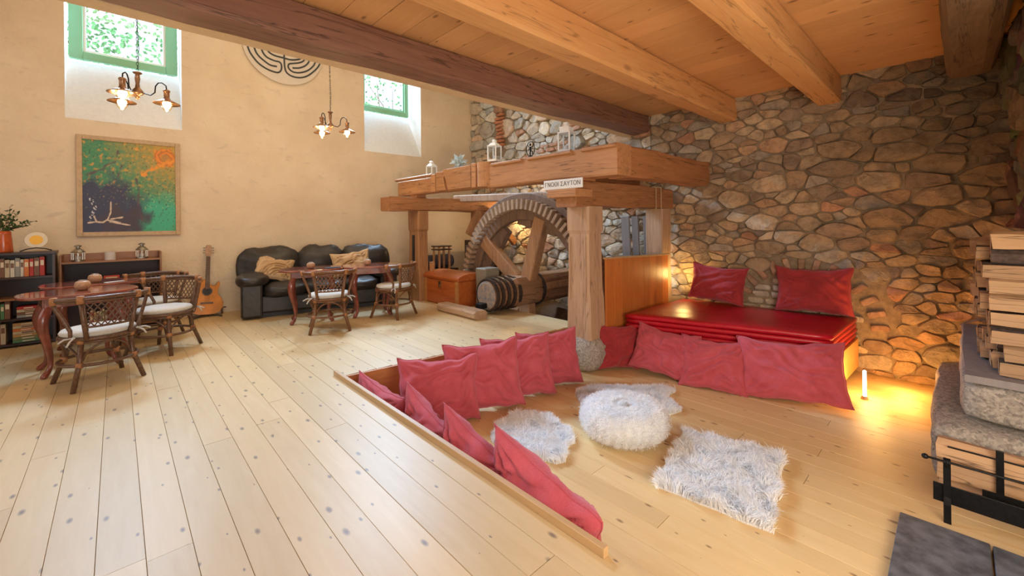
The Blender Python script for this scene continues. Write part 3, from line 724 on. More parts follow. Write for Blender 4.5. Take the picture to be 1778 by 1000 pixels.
# wall lamp seen through the wheel
wl = empty('wall_lamp', (5.74, 5.89, 1.50), 0, 'small glowing cage wall lamp on the stone wall behind the wheel', 'lamp')
G().lathe([(.0, -.10), (.04, -.09), (.055, -.03), (.055, .03), (.03, .07), (0, .08)], 14).obj('bulb', 'bulb', wl, smooth=True)
g = G()
for q in range(6): a = q*PI/3; g.tube([(.07*math.cos(a), .07*math.sin(a), .07), (.075*math.cos(a), .075*math.sin(a), -.05), (.03*math.cos(a), .03*math.sin(a), -.13)], .004, 5)
g.obj('cage', 'iron', wl); G().lathe([(.075, .07), (.075, .10), (.03, .13), (0, .13)], 14).bb(.0, .14, -.02, .02, .09, .12).obj('lamp_cap', 'iron', wl)
point('wall_lamp_light', (5.60, 5.89, 1.42), 22, (1, .62, .25), .05)

# ------------------------------------------------------------ mattress bed
bx = [(4.28, 2.64), (4.77, .80), (5.84, .76), (5.66, 2.60)]      # front far, front near, back near, back far
def quadslab(g, q, z0, z1, ins=0):
    cx = sum(p[0] for p in q)/4; cy = sum(p[1] for p in q)/4; qq = [(x+(cx-x)*ins, y+(cy-y)*ins) for x, y in q]; return g.prism(qq[::1], z0, z1)
bed = empty('bed_frame', (5.1, 1.6, PZ), 0, 'low pine box bed frame standing on blocks by the stone wall', 'bed frame')
def bl(o): o.location = (-5.1, -1.6, -PZ); return o
def board(p, q, z0, z1, th, name, mat, up):
    d = Vector((q[0]-p[0], q[1]-p[1], 0)); a = math.atan2(d.y, d.x); c = Vector(((p[0]+q[0])/2, (p[1]+q[1])/2, (z0+z1)/2))
    return bl(G().box(c, (d.length, th, z1-z0), Matrix.Rotation(a, 3, 'Z')).obj(name, mat, up, bevel=.005))
board(bx[0], bx[1], PZ+.07, .005, .03, 'front_board', 'bedwood', bed); board(bx[1], bx[2], PZ+.07, .005, .03, 'side_board', 'bedwood', bed)
board(bx[3], bx[0], PZ+.07, .005, .03, 'side_board', 'bedwood', bed); board(bx[2], bx[3], PZ+.07, .005, .03, 'back_board', 'bedwood', bed)
board((4.80, .84), (4.82, .76), PZ+.0, .0, .05, 'corner_post', 'bedwood', bed)
for (x, y) in ((4.95, .88), (5.7, .9), (4.5, 2.5), (5.5, 2.45)): bl(G().bb(x-.12, x+.12, y-.05, y+.05, PZ, PZ+.072).obj('foot_block', 'log', bed, bevel=.006))
def mat_slab(z0, z1, k):
    g = G(); q = [(x+random.uniform(-.012, .012), y+random.uniform(-.008, .008)) for x, y in bx]; N_ = 14; ring_ = []
    for e in range(4):
        a, b = q[e], q[(e+1) % 4]
        for i in range(N_): t_ = i/N_; ring_.append((a[0]+(b[0]-a[0])*t_, a[1]+(b[1]-a[1])*t_))
    cx = sum(p[0] for p in q)/4; cy = sum(p[1] for p in q)/4; vs = []; zs = [(z0, .02), (z0+.006, .004), ((z0+z1)/2, 0), (z1-.006, .004), (z1, .02), (z1+.004, .25), (z1+.006, .6)]
    for z, ins in zs:
        for i, (x, y) in enumerate(ring_):
            wv = noise.noise(Vector((x*3, y*3, k)))*.006; vs.append((x+(cx-x)*ins, y+(cy-y)*ins, z+wv*(1 if ins < .03 else 1.3)))
    n = len(ring_); m_ = len(zs); vs.append((cx, cy, z1+.006)); g.add(vs, [(i*n+k_, i*n+(k_+1) % n, (i+1)*n+(k_+1) % n, (i+1)*n+k_) for i in range(m_-1) for k_ in range(n)]+[((m_-1)*n+k_, (m_-1)*n+(k_+1) % n, m_*n) for k_ in range(n)]+[tuple(range(n-1, -1, -1))])
    return g
names = ['thin red vinyl mattress, topmost of the stack on the bed frame', 'thin red vinyl mattress, second from the top of the bed stack', 'thin red vinyl mattress, third from the top of the bed stack', 'thin red vinyl mattress, lowest of the stack on the bed frame']
for k in range(4):
    z1 = .226-.0545*k; o = mat_slab(z1-.047, z1, k).obj('mattress', 'vinyl', smooth=True); tag(o, names[k], 'mattress', 'stacked red mattresses')
    me = o.data
    for p in me.polygons: p.use_smooth = True
# head panel of upright boards
hp = empty('board_screen', (3.97, 2.755, PZ), 0, 'orange varnished pine board screen between the frame posts at the bed', 'screen')
x = 0.08
for k in range(9):
    wd = .165; top = .87-PZ-.04*(x/1.5); g = G().bb(x, x+wd-.002, -.012, .012, 0, top+.0); g.obj('plank', 'panel', hp, bevel=.002); x += wd
G().box((.83, 0, .87-PZ-.012), (1.52, .05, .022), Matrix.Rotation(.027, 3, 'Y')).obj('cap_rail', 'trim', hp, bevel=.004)
# grey boards leaning on the wall
for k, (y, wd) in enumerate(((3.42, .13), (3.26, .10), (3.08, .09))):
    o = G().box((5.62, y, .50), (.035, wd, 1.74), Matrix.Rotation(-.07, 3, 'Y')).obj('grey_board', 'greyboard', bevel=.004)
    tag(o, ['widest grey weathered board leaning on the stone wall behind the screen', 'middle one of the grey boards leaning behind the screen', 'grey weathered board leaning closest to the end post'][k], 'board', 'grey boards behind the screen')
# tube lamps
def tube_lamp(l, zb, zt, label, e):
    r = empty('tube_lamp', (*l, zb), 0, label, 'lamp')
    G().lathe([(.0, .02), (.014, .02), (.014, zt-zb-.01), (0, zt-zb)], 12).obj('tube', 'tube', r, smooth=True)
    G().lathe([(.03, 0), (.03, .012), (.02, .03), (0, .03)], 14).obj('base', 'steel', r)
    return r
tube_lamp((5.02, .60), PZ, PZ+.27, 'short glowing tube lamp standing on the floor by the bed corner', 1)
point('tube_lamp_light', (5.06, .55, PZ+.16), 17, (1, .50, .13), .12)
point('tube_lamp_light', (5.45, .35, PZ+.12), 9, (1, .50, .13), .12)
r_ = tube_lamp((5.79, 2.90), .28, 1.0, 'tall glowing tube lamp upright between the end post and stone wall', 1)
point('tube_lamp_light', (5.70, 2.62, .55), 6, (1, .66, .22), .08)

# ------------------------------------------------------------ cushions
def pillow_mesh(w, h, t, seed=0, fold=0, sag=.0, N=42, tp=0):
    """local: x width, y thickness, z height from 0; pinched ears, wrinkles, slump"""
    g = G(); vs = []; fs = []
    for side in (1, -1):
        for j in range(N+1):
            for i in range(N+1):
                u = -1+2*i/N; v = -1+2*j/N
                e = (1-abs(u)**2.6)*(1-abs(v)**2.6); e = max(0, e)
                th = t/2*(e**.42)
                pin = 1-.10*(1-abs(v)**2) if True else 1
                x = u*w/2*(1-.09*(1-v*v)*abs(u)); z = v*h/2*(1-.09*(1-u*u)*abs(v))
                wr_ = noise.noise(Vector((x*5+seed*7, z*5, side*3)))*.035+noise.noise(Vector((x*14+seed, z*14, side)))*.012
                # creases running in from corners and seams
                cr = 0
                for (a, b) in ((1, 1), (-1, 1), (1, -1), (-1, -1)):
                    d = math.hypot(u-a, v-b); an = math.atan2(v-b, u-a); cr += math.sin(an*16+seed*3+a)*math.exp(-((d-.42)/.28)**2)*.020
                cr += math.sin((u*(.8 if seed % 2 else -.5)+v)*13+noise.noise(Vector((u*1.7, v*1.7, seed)))*7)*.015*min(1, e*1.5)
                y = side*(th+(wr_+cr)*min(1, e*2.2))
                # slump: bottom fatter
                y *= 1+.22*sag*(-v)
                y += fold*.10*(1-v)*(1-v)*.25
                z += -sag*.04*(1-u*u)*(v > 0)*v
                x += .012*noise.noise(Vector((v*3, seed, 1))); z += .018*noise.noise(Vector((u*3, seed, 2)))
                vs.append((x, y, (z+h/2)*(1-tp*((1-u)/2)**1.3)))
    n = (N+1)*(N+1)
    for j in range(N):
        for i in range(N):
            a = j*(N+1)+i; fs.append((a, a+1, a+N+2, a+N+1)); fs.append((n+a, n+a+N+1, n+a+N+2, n+a+1))
    g.add(vs, fs)
    me = g.mesh('cushion', True); bm = bmesh.new(); bm.from_mesh(me); bmesh.ops.remove_doubles(bm, verts=bm.verts, dist=.0006); bmesh.ops.recalc_face_normals(bm, faces=bm.faces); bm.to_mesh(me); bm.free(); me.shade_smooth(); return me
def cushion(c, w, h, t, yaw_, lean, rollz, label, grp, mat='linen', seed=1, sag=.6, fold=0, piping=True, tp=0):
    """c base centre; yaw_: heading of the face normal; lean: tilt back; roll: spin in own plane"""
    me = pillow_mesh(w, h, t, seed, fold, sag, tp=tp); me.materials.append(M[mat])
    o = bpy.data.objects.new('cushion', me); COL.objects.link(o)
    # local y+ is the back side; face normal = -y
    fn = Vector((math.cos(yaw_), math.sin(yaw_), 0)); zr = Vector((0, 0, 1)); xa = zr.cross(fn)*1.0
    Rm = Matrix((xa, -fn, zr)).transposed()           # columns x, y(back), z
    Rm = Rm @ Matrix.Rotation(-lean, 3, 'X') @ Matrix.Rotation(rollz, 3, 'Y')
    o.matrix_world = Matrix.Translation(c) @ Rm.to_4x4()
    # settle on its base
    mz = min((o.matrix_world @ v.co).z for v in me.vertices); o.location.z += c[2]-mz
    tag(o, label, 'cushion', grp)
    if piping:
        q = []; N = 24
        for e in range(4):
            for i in range(N):
                s_ = -1+2*i/N; u, v = ((s_, -1), (1, s_), (-s_, 1), (-1, -s_))[e]
                x = u*w/2*(1-.09*(1-v*v)*abs(u)); z = v*h/2*(1-.09*(1-u*u)*abs(v)); z += -sag*.04*(1-u*u)*(v > 0)*v
                x += .012*noise.noise(Vector((v*3, seed, 1))); z += .018*noise.noise(Vector((u*3, seed, 2)))
                q.append((x, fold*.10*(1-v)*(1-v)*.25, (z+h/2)*(1-tp*((1-u)/2)**1.3)))
        G().tube(q, .0045, 6, True).obj('piping', mat, o, smooth=True)
    return o
def deg(a): return math.radians(a)
F1 = 'red linen cushions leaning on the sunken area steps'; F2 = 'red linen cushions against the bed'; F3 = 'red cushions on the mattresses'
#CUSH
# front row against the near lip (x = 1.40), faces look towards +X
cushion((1.52, 3.10, PZ), .72, .44, .16, deg(2), deg(4), deg(0), 'low red cushion wedged in the far corner of the near step, mostly hidden', F1, seed=2, tp=.08)
cushion((1.535, 2.44, PZ), .58, .53, .17, deg(-4), deg(4), deg(0), 'red cushion with a folded-over ear behind the near step', F1, seed=3, tp=.30)
cushion((1.54, 1.93, PZ), .60, .54, .19, deg(2), deg(4), deg(0), 'red cushion second from the near end of the near step', F1, seed=4, tp=.34)
cushion((1.55, 1.42, PZ), .68, .56, .22, deg(2), deg(3), deg(0), 'largest red cushion at the near end of the near step', F1, seed=5, tp=.38)
# row against the far step, faces look towards -Y
cushion((1.94, 2.97, PZ), .70, .54, .22, deg(-120), deg(18), deg(1), 'red cushion leftmost in the row against the far step', F1, seed=6)
cushion((2.36, 2.85, PZ), .70, .60, .20, deg(-122), deg(18), deg(-3), 'red cushion second in the far step row, one corner pointing up', F1, seed=7)
cushion((2.77, 2.84, PZ), .70, .58, .20, deg(-122), deg(18), deg(-2), 'red cushion third in the far step row, before the last', F1, seed=8)
cushion((3.20, 2.82, PZ), .66, .56, .20, deg(-122), deg(18), deg(-2), 'red cushion at the boulder end of the far step row', F1, seed=9)
# against the bed
cushion((4.10, 2.62, PZ), .50, .50, .16, deg(-125), deg(10), deg(2), 'dark red cushion standing beside the boulder under the board screen', F2, 'linen2', 10)
cushion((4.16, 2.18, PZ), .66, .50, .20, deg(-165), deg(24), deg(8), 'red cushion with a raised ear, second from the boulder along the bed', F2, seed=11)
cushion((4.22, 1.66, PZ), .62, .52, .17, deg(-165), deg(26), deg(0), 'red cushion in the middle of the bed front, next to the largest one', F2, seed=12)
cushion((4.42, 1.02, PZ), .86, .56, .18, deg(-163), deg(22), deg(-3), 'widest red cushion leaning at the near corner of the bed', F2, seed=13)
# on the mattresses
cushion((5.56, 2.14, .235), .68, .48, .20, deg(-178), deg(14), deg(4), 'deep red cushion on the mattresses close to the end post', F3, 'linen2', 14)
cushion((5.66, 1.12, .235), .74, .52, .20, deg(178), deg(10), deg(-2), 'orange-lit red cushion on the mattresses at the near end', F3, 'linen2', 15)
#ENDCUSH

# ------------------------------------------------------------ fur rugs and pouf
def fur(name, base, n, length, mat, parent, normal_up=True, seed=0, width=.004, sway=None):
    """base: list of (pos, normal); blades of two segments"""
    r = np.random.default_rng(seed); P_ = np.array([b[0] for b in base]); N_ = np.array([b[1] for b in base]); idx = r.integers(0, len(P_), n)
    p = P_[idx]+r.normal(0, .006, (n, 3)); nn = N_[idx]
    # tufting direction field
    f1 = np.sin(p[:, 0]*19+3*np.sin(p[:, 1]*13))*.8+r.normal(0, .35, n); f2 = np.cos(p[:, 1]*17+3*np.cos(p[:, 0]*15))*.8+r.normal(0, .35, n)
    t = np.stack([f1, f2, np.zeros(n)], 1)
    if sway is not None: t += np.array(sway)
    L = length*(.6+.6*r.random(n))[:, None]
    d1 = nn+.45*t; d1 /= np.linalg.norm(d1, axis=1)[:, None]; d2 = nn*.35+1.0*t; d2 /= np.linalg.norm(d2, axis=1)[:, None]
    side = np.cross(d1, r.normal(0, 1, (n, 3))); side /= np.linalg.norm(side, axis=1)[:, None]; wv = side*width
    a = p-wv; b = p+wv; m1 = p+d1*L*.5; c = m1+wv*.8; d = m1-wv*.8; e = m1+d2*L*.5
    V = np.stack([a, b, c, d, e], 1).reshape(-1, 3); base_i = np.arange(n)*5
    me = bpy.data.meshes.new(name); loops = np.stack([base_i, base_i+1, base_i+2, base_i+3, base_i+3, base_i+2, base_i+4], 1).ravel()
    me.vertices.add(len(V)); me.vertices.foreach_set('co', V.astype(np.float32).ravel()); me.loops.add(len(loops)); me.loops.foreach_set('vertex_index', loops.astype(np.int32))
    me.polygons.add(2*n); st = np.stack([np.arange(n)*7, np.arange(n)*7+4], 1).ravel(); me.polygons.foreach_set('loop_start', st.astype(np.int32)); me.update(calc_edges=True); me.validate()
    me.materials.append(M[mat]); o = bpy.data.objects.new(name, me); COL.objects.link(o); o.parent = parent; o['kind'] = 'stuff'; return o
def inside(poly, x, y):
    c = False; n = len(poly)
    for i in range(n):
        a, b = poly[i], poly[(i+1) % n]
        if (a[1] > y) != (b[1] > y) and x < (b[0]-a[0])*(y-a[1])/(b[1]-a[1])+a[0]: c = not c
    return c
def rug(name, poly, label, seed, n, length):
    cx = sum(p[0] for p in poly)/len(poly); cy = sum(p[1] for p in poly)/len(poly); r = empty(name, (cx, cy, PZ), 0, label, 'rug')
    pl = [(x-cx, y-cy) for x, y in poly]; G().prism(pl if poly_area(pl) > 0 else pl[::-1], .001, .012).obj('hide', 'furbase', r)
    rs = random.Random(seed); pts = []
    xs = [p[0] for p in pl]; ys = [p[1] for p in pl]
    while len(pts) < 6000:
        x, y = rs.uniform(min(xs), max(xs)), rs.uniform(min(ys), max(ys))
        if inside(pl, x, y): pts.append(((x, y, .010), (0, 0, 1)))
    fur('pile', pts, n, length, 'fur', r, seed=seed, width=.0026); return r
def wavy(pts, amp, seed, sub=6):
    out = []; n = len(pts)
    for i in range(n):
        a, b = pts[i], pts[(i+1) % n]
        for k in range(sub):
            t = k/sub; x = a[0]+(b[0]-a[0])*t; y = a[1]+(b[1]-a[1])*t; q = noise.noise_vector(Vector((x*6, y*6, seed))); out.append((x+q[0]*amp, y+q[1]*amp))
    return out
rug('fur_rug', wavy([(3.22, 1.47), (2.45, 1.30), (2.52, .70), (3.36, .84)], .02, 1, 5), 'square white long-haired fur rug nearest the hearth', 1, 42000, .075)
rug('sheepskin', wavy([(2.50, 2.66), (2.22, 2.60), (2.06, 2.42), (2.10, 2.12), (2.18, 1.90), (2.27, 1.87), (2.38, 1.98), (2.50, 1.98), (2.60, 2.18), (2.66, 2.42)], .04, 2, 3), 'white sheepskin between the red cushions and the pouf', 2, 30000, .06)
rug('sheepskin', wavy([(3.00, 2.30), (3.25, 2.56), (3.50, 2.50), (3.72, 2.22), (3.96, 2.02), (3.98, 1.90), (3.82, 1.90), (3.68, 1.82), (3.60, 1.66), (3.46, 1.70), (3.36, 1.92), (3.12, 2.08)], .03, 3, 3), 'white sheepskin behind the pouf with leg flaps toward the bed', 3, 30000, .055)
pf = empty('pouf', (2.87, 1.80, PZ+.012), 0, 'round white fluffy pouf standing between the fur rugs', 'pouf')
PR, PH = .315, .26; base = []; g = G(); K, Nn = 32, 16; vs = []
for i in range(Nn+1):
    ph = PI*i/Nn
    for k in range(K):
        q = 2*PI*k/K; rr = math.sin(ph)**.62; zz_ = math.copysign(abs(math.cos(ph))**.85, math.cos(ph))
        se = 1-.07*math.exp(-((((q*6/(2*PI)) % 1)-.5)/.08)**2)*math.sin(ph)
        x, y, z = PR*rr*se*math.cos(q), PR*rr*se*math.sin(q), PH/2*(1+zz_)*(1 if zz_ < 0 else 1-.0)
        if zz_ > .8: z -= .035*(1-rr)
        vs.append((x, y, z)); base.append(((x, y, z), tuple(Vector((x*1.0, y*1.0, (z-PH/2)*1.8)).normalized())))
g.add(vs, [(i*K+k, (i+1)*K+k, (i+1)*K+(k+1) % K, i*K+(k+1) % K) for i in range(Nn) for k in range(K)])
g.obj('pouf_body', 'furbase', pf, smooth=True)
b2 = []
for (p_, n_) in base:
    if p_[2] > .01:
        for _ in range(40): b2.append((tuple(Vector(p_)+Vector((random.uniform(-.025, .025), random.uniform(-.025, .025), random.uniform(-.015, .015)))), n_))
fur('pile', b2, 70000, .013, 'fur', pf, seed=9, width=.0016)

# ------------------------------------------------------------ rattan chairs
def make_chair(warm=False):
    c = empty('rattan_chair'); m = 'rattan_warm' if warm else 'rattan'
    SR = .235
    def onr(a, r, z): return (r*math.cos(a), r*math.sin(a), z)
    # seat hoop and cushion
    G().tube([onr(2*PI*k/28, SR, .40) for k in range(28)], .016, 8, True).obj('seat_frame', m, c, smooth=True)
    G().tube([onr(2*PI*k/28, SR*.96, .375) for k in range(28)], .011, 6, True).obj('seat_frame', m, c, smooth=True)
    G().lathe([(0, .405), (.20, .405), (.232, .418), (.240, .435), (.225, .455), (.16, .468), (0, .470)], 30).obj('seat_cushion', 'seatcloth', c, smooth=True)
    for sx in (-1, 1):
        g = G(); bx_, by_ = sx*.20, -.165
        g.tube([(bx_, by_, .42), (bx_+sx*.03, by_-.03, .40), (bx_+sx*.05, by_-.035, .365)], .007, 5); g.tube([(bx_, by_, .42), (bx_+sx*.055, by_+.0, .42), (bx_+sx*.09, by_-.01, .40)], .007, 5); g.lathe([(0, -.012), (.014, 0), (0, .012)], 8, (bx_, by_, .42)); g.obj('cushion_tie', 'seatcloth', c, smooth=True)
    # legs: each splayed
    ang = [PI/4+k*PI/2 for k in range(4)]
    for a in ang:
        G().tube([onr(a, .215, .40), onr(a, .235, .22), onr(a, .315, 0)], [.019, .019, .018], 8).obj('leg', m, c, smooth=True)
    # stretcher hoop and curved braces
    G().tube([onr(2*PI*k/28, .246, .195) for k in range(28)], .013, 7, True).obj('stretcher_ring', m, c, smooth=True)
    for k in range(4):
        a0, a1 = ang[k], ang[k]+PI/2; g = G(); pts = []
        for i in range(13):
            t = i/12; a = a0+(a1-a0)*t; pts.append(onr(a, .222, .21+.155*math.sin(PI*t)**.6))
        g.tube(pts, .009, 6).obj('arched_brace', m, c, smooth=True)
    for a in ang: 
        for z_, r_ in ((.195, .241), (.385, .222)): G().lathe([(.024, -.022), (.026, 0), (.024, .022)], 10, onr(a, r_, z_)).obj('binding', 'binding', c, smooth=True)
    # back: curved rail wrapping round, posts, lattice
    def back(a, z): # a: -1..1 across
        q = -PI/2+a*1.02; lean = (z-.42)*.16; r = .235+lean+.02*abs(a); return (r*math.cos(q)*1.02, r*math.sin(q)-.0, z)
    G().tube([back(-1.28+2.56*i/24, .735-.008*abs(-1.28+2.56*i/24)) for i in range(25)], .0165, 8).obj('top_rail', m, c, smooth=True)
    G().tube([back(-1.2+2.4*i/24, .708) for i in range(25)], .010, 6).obj('top_rail', m, c, smooth=True)
    for a in (-.62, .62):
        G().tube([back(a*.9, .40), back(a*.95, .52), back(a, .73)], .0165, 8).obj('back_post', m, c, smooth=True)
        G().tube([back(a*.86, .47), back(a*.90, .60), back(a*.9, .71)], .009, 6).obj('back_post', m, c, smooth=True)
        G().lathe([(.024, -.03), (.026, 0), (.024, .03)], 10, back(a, .725)).obj('binding', 'binding', c, smooth=True)
        s_ = 1 if a > 0 else -1
        G().tube([back(s_*1.22, .725), back(s_*1.20, .66), back(s_*1.05, .58), back(s_*.92, .48), back(s_*.95, .40), (back(s_*1.3, .385))], .014, 8).obj('arm_loop', m, c, smooth=True)
        G().lathe([(.022, -.03), (.025, 0), (.022, .03)], 10, back(s_*1.2, .72)).obj('binding', 'binding', c, smooth=True)
    G().tube([back(-.60+1.2*i/14, .500) for i in range(15)], .010, 6).obj('lattice_rail', m, c, smooth=True)
    g = G(); a0, a1, z0, z1 = -.53, .53, .505, .703; na = 7; sl = (z1-z0)
    st = (a1-a0)/na
    for k in range(-3, na+1):
        for sgn in (1, -1):
            pts = []
            for i in range(13):
                t = i/12; a = a0+st*(k+3.2*t) if sgn > 0 else a1-st*(k+3.2*t); z = z0+sl*t
                if a0 <= a <= a1:
                    p = back(a, z); pts.append(p)
            if len(pts) > 1: g.tube(pts, .0048, 5)
    o = g.obj('lattice', m, c, smooth=True); o['kind'] = 'stuff'
    return c
ch_dark = make_chair(False); ch_warm = make_chair(True)
chm = {}
for c_ in bpy.data.objects:
    if c_.parent: chm.setdefault(c_.parent.name, []).append(c_)
CH = [(ch_dark, (-.115, 5.02), .315, 'dark rattan lattice-back chair seen from behind, nearest the viewer at the dark tables', 'rattan chairs at the dark tables', False),
      (ch_dark, (.36, 5.72), 2.45, 'dark rattan chair with a pale round cushion, between the tables and the guitar', 'rattan chairs at the dark tables', True),
      (ch_dark, (.30, 6.42), 2.75, 'dark rattan chair mostly hidden behind another, before the low cabinet', 'rattan chairs at the dark tables', True),
      (ch_warm, (1.92, 5.36), -.32, 'honey rattan chair seen from behind in front of the sofa tables', 'rattan chairs at the sofa tables', False),
      (ch_warm, (2.84, 5.46), .45, 'honey rattan chair turned sideways near the wooden chest', 'rattan chairs at the sofa tables', True)]
for src, (x, y), rz, lab, grp, cp_ in CH:
    o = copy_tree(src, None, chm) if cp_ else src
    o.location = (x, y, 0); o.rotation_euler = (0, 0, rz); tag(o, lab, 'chair', grp)

# ------------------------------------------------------------ cabriole tables
def make_table():
    t = empty('side_table'); wx, wy = .40, .30; pl = []; 
    for k in range(40):
        q = 2*PI*k/40; c, s = math.cos(q), math.sin(q); x = math.copysign(abs(c)**.62, c)*wx; y = math.copysign(abs(s)**.75, s)*wy*(1+.0*c); pl.append((x, y))
    G().prism(pl, .685, .71).obj('table_top', 'mahog_top', t, bevel=.008, seg=3)
    G().bb(-.24, .24, -.195, -.175, .60, .685).bb(-.24, .24, .175, .195, .60, .685).bb(-.25, -.23, -.18, .18, .60, .685).bb(.23, .25, -.18, .18, .60, .685).obj('apron', 'mahog', t, bevel=.004)
    for sx in (-1, 1):
        for sy in (-1, 1):
            d = Vector((sx, sy*.8, 0)).normalized(); b = Vector((sx*.205, sy*.155, 0)); pts = []; rr = []
            for z, off, r in ((.66, 0, .034), (.60, .01, .036), (.54, .045, .043), (.47, .062, .043), (.38, .045, .034), (.26, .008, .025), (.14, -.012, .019), (.06, .0, .019), (.03, .035, .027), (.012, .055, .026), (.0, .055, .018)):
                pts.append(b+d*off+Vector((0, 0, z))); rr.append(r)
            G().tube(pts, rr, 10).obj('leg', 'mahog', t, smooth=True, sub=1)
    return t
T0 = make_table(); tm_ = {}
for c_ in bpy.data.objects:
    if c_.parent: tm_.setdefault(c_.parent.name, []).append(c_)
for k, ((x, y), rz, lab) in enumerate((((-.25, 5.60), .15, 'dark mahogany curved-leg table nearest the viewer on the bookcase side'), ((-.18, 6.36), .12, 'dark mahogany curved-leg table in front of the low cabinet'), ((1.93, 6.02), -.32, 'reddish mahogany curved-leg table before the middle of the sofa'), ((2.67, 5.82), -.30, 'reddish mahogany curved-leg table by the sofa end toward the chest'))):
    o = T0 if k == 0 else copy_tree(T0, None, tm_); o.location = (x, y, 0); o.rotation_euler = (0, 0, rz); tag(o, lab, 'table', 'curved-leg mahogany tables')
def pot(x, y, lab, s=1.0):
    p = empty('candle_pot', (x, y, .7105), 0, lab, 'candle holder', 'round candle pots on the tables')
    G().lathe([(0, 0), (.035*s, 0), (.058*s, .02*s), (.068*s, .052*s), (.058*s, .088*s), (.032*s, .104*s), (.026*s, .100*s), (.0, .09*s)], 24).obj('pot_body', 'potclay', p, smooth=True)
    G().lathe([(.032*s, .100*s), (.033*s, .110*s), (.026*s, .110*s), (.025*s, .100*s)], 20).obj('metal_rim', 'steel', p, smooth=True)
pot(-.235, 5.62, 'round clay-brown candle pot on the nearest dark table', .86); pot(-.17, 6.28, 'round clay-brown candle pot on the table before the cabinet', .86)
pot(1.89, 5.94, 'round clay-brown candle pot on the table before the middle of the sofa', .80); pot(2.62, 5.82, 'round clay-brown candle pot on the table toward the chest', .80)
tag(G().box((-.02, 6.20, .7125), (.16, .05, .002), Matrix.Rotation(.5, 3, 'Z')).obj('paper_slip', 'white'), 'white paper slip lying on the dark table top', 'paper')
tag(G().box((2.14, 5.84, .714), (.20, .13, .006), Matrix.Rotation(-.3, 3, 'Z')).obj('tray', 'black', bevel=.002), 'thin black folder lying on the sofa table', 'folder')

# ------------------------------------------------------------ sofa
SF = empty('sofa', (1.23, 6.69, 0), math.radians(-13.5), 'black leather three-seat sofa with broad padded arms against the plaster wall', 'sofa')
def pad(x0, x1, y0, y1, z0, z1, puff, name, mat='leather_dark', parent=SF, seed=0, N=12, wr_=.010, rot=None):
    """soft cushion block"""
    bm = bmesh.new(); bmesh.ops.create_cube(bm, size=2); bmesh.ops.subdivide_edges(bm, edges=bm.edges, cuts=N, use_grid_fill=True)
    hx, hy, hz = (x1-x0)/2, (y1-y0)/2, (z1-z0)/2
    for v in bm.verts:
        x, y, z = v.co; sx = math.copysign(abs(x)**1, x)
        rd = lambda a, b, c: a*(1-puff*(b**6)*.075)*(1-puff*(c**6)*.075)
        X, Y, Z = rd(x, y, z)*hx, rd(y, x, z)*hy, rd(z, x, y)*hz
        X += x*(1-y*y)*(1-z*z)*puff*.03; Y += y*(1-x*x)*(1-z*z)*puff*.05; Z += z*(1-x**6*.9)*(1-y*y)*puff*.03
        n_ = noise.noise(Vector((X*4+seed, Y*4, Z*4)))*wr_*2+noise.noise(Vector((X*14+seed, Y*9, Z*16)))*wr_*.8
        v.co = Vector((X, Y, Z))*(1+n_*.6)+Vector((0, (n_ if abs(y) > .9 else 0), (n_ if abs(z) > .9 else 0)))
    me = bpy.data.meshes.new(name); bm.to_mesh(me); bm.free(); me.shade_smooth(); me.materials.append(M[mat] if isinstance(mat, str) else mat)
    o = bpy.data.objects.new(name, me); COL.objects.link(o); o.parent = parent; o.location = ((x0+x1)/2, (y0+y1)/2, (z0+z1)/2)
    if rot: o.rotation_euler = rot
    return o
G().bb(.0, 2.10, .04, .80, .06, .30).obj('sofa_base', 'leather_dark', SF, bevel=.03)
G().bb(.04, 2.06, .10, .76, 0, .06).obj('plinth', 'black', SF)
for k, (a, b) in enumerate(((-.03, .27), (1.83, 2.13))):
    G().bb(a+.02, b-.02, -.02, .78, .02, .50).obj('arm_side', 'leather_dark', SF, bevel=.03)
    pad(a-.015, b+.02, -.03, .60, .44, .60, 1.4, 'arm_pad', seed=k)
for k, (a, b) in enumerate(((.27, .80), (.80, 1.31), (1.31, 1.83))):
    pad(a, b, -.02, .60, .28, .45, 1.2, 'seat_cushion', seed=k+5)
for k, (a, b) in enumerate(((-.06, .72), (.72, 1.38), (1.38, 2.10))):
    pad(a, b, .48, .76, .42, .92, 1.3, 'back_cushion', seed=k+11, wr_=.022, rot=(-.10, 0, 0))
SFM = Matrix.Translation(SF.location) @ Matrix.Rotation(math.radians(-13.5), 4, 'Z')
def sand_cushion(lx, ly, w_, h_, t_, rz, lean, rollz, lab, arcc):
    p = SFM @ Vector((lx, ly, .455)); o = cushion((p.x, p.y, p.z), w_, h_, t_, rz, lean, rollz, lab, 'sand-coloured patterned cushions on the sofa', 'sandcush', int(lx*10)+3, .5)
    for k in range(5):
        r = .05+.042*k; pts = []
        for i in range(20):
            q = math.pi*.02+(math.pi*.96)*i/19; x = arcc[0]+r*math.cos(q); z = arcc[1]+r*math.sin(q)
            if abs(x) < w_/2*.88 and .04 < z < h_*.94:
                u, v = x/(w_/2), (z-h_/2)/(h_/2); e = max(0, (1-abs(u)**2.6)*(1-abs(v)**2.6)); pts.append((x, -t_/2*e**.42-.010, z))
        if len(pts) > 2: G().tube(pts, .011, 6).obj('tufted_arc', 'sandtuft', o, smooth=True)
sand_cushion(.36, .22, .50, .42, .15, math.radians(-93), .75, .30, 'sand cushion with concentric tufted arcs slumped on the sofa arm', (.06, .04))
sand_cushion(1.50, .30, .60, .40, .14, math.radians(-104), .35, -.12, 'sand cushion with wide tufted arcs at the far end of the sofa', (.0, .02))

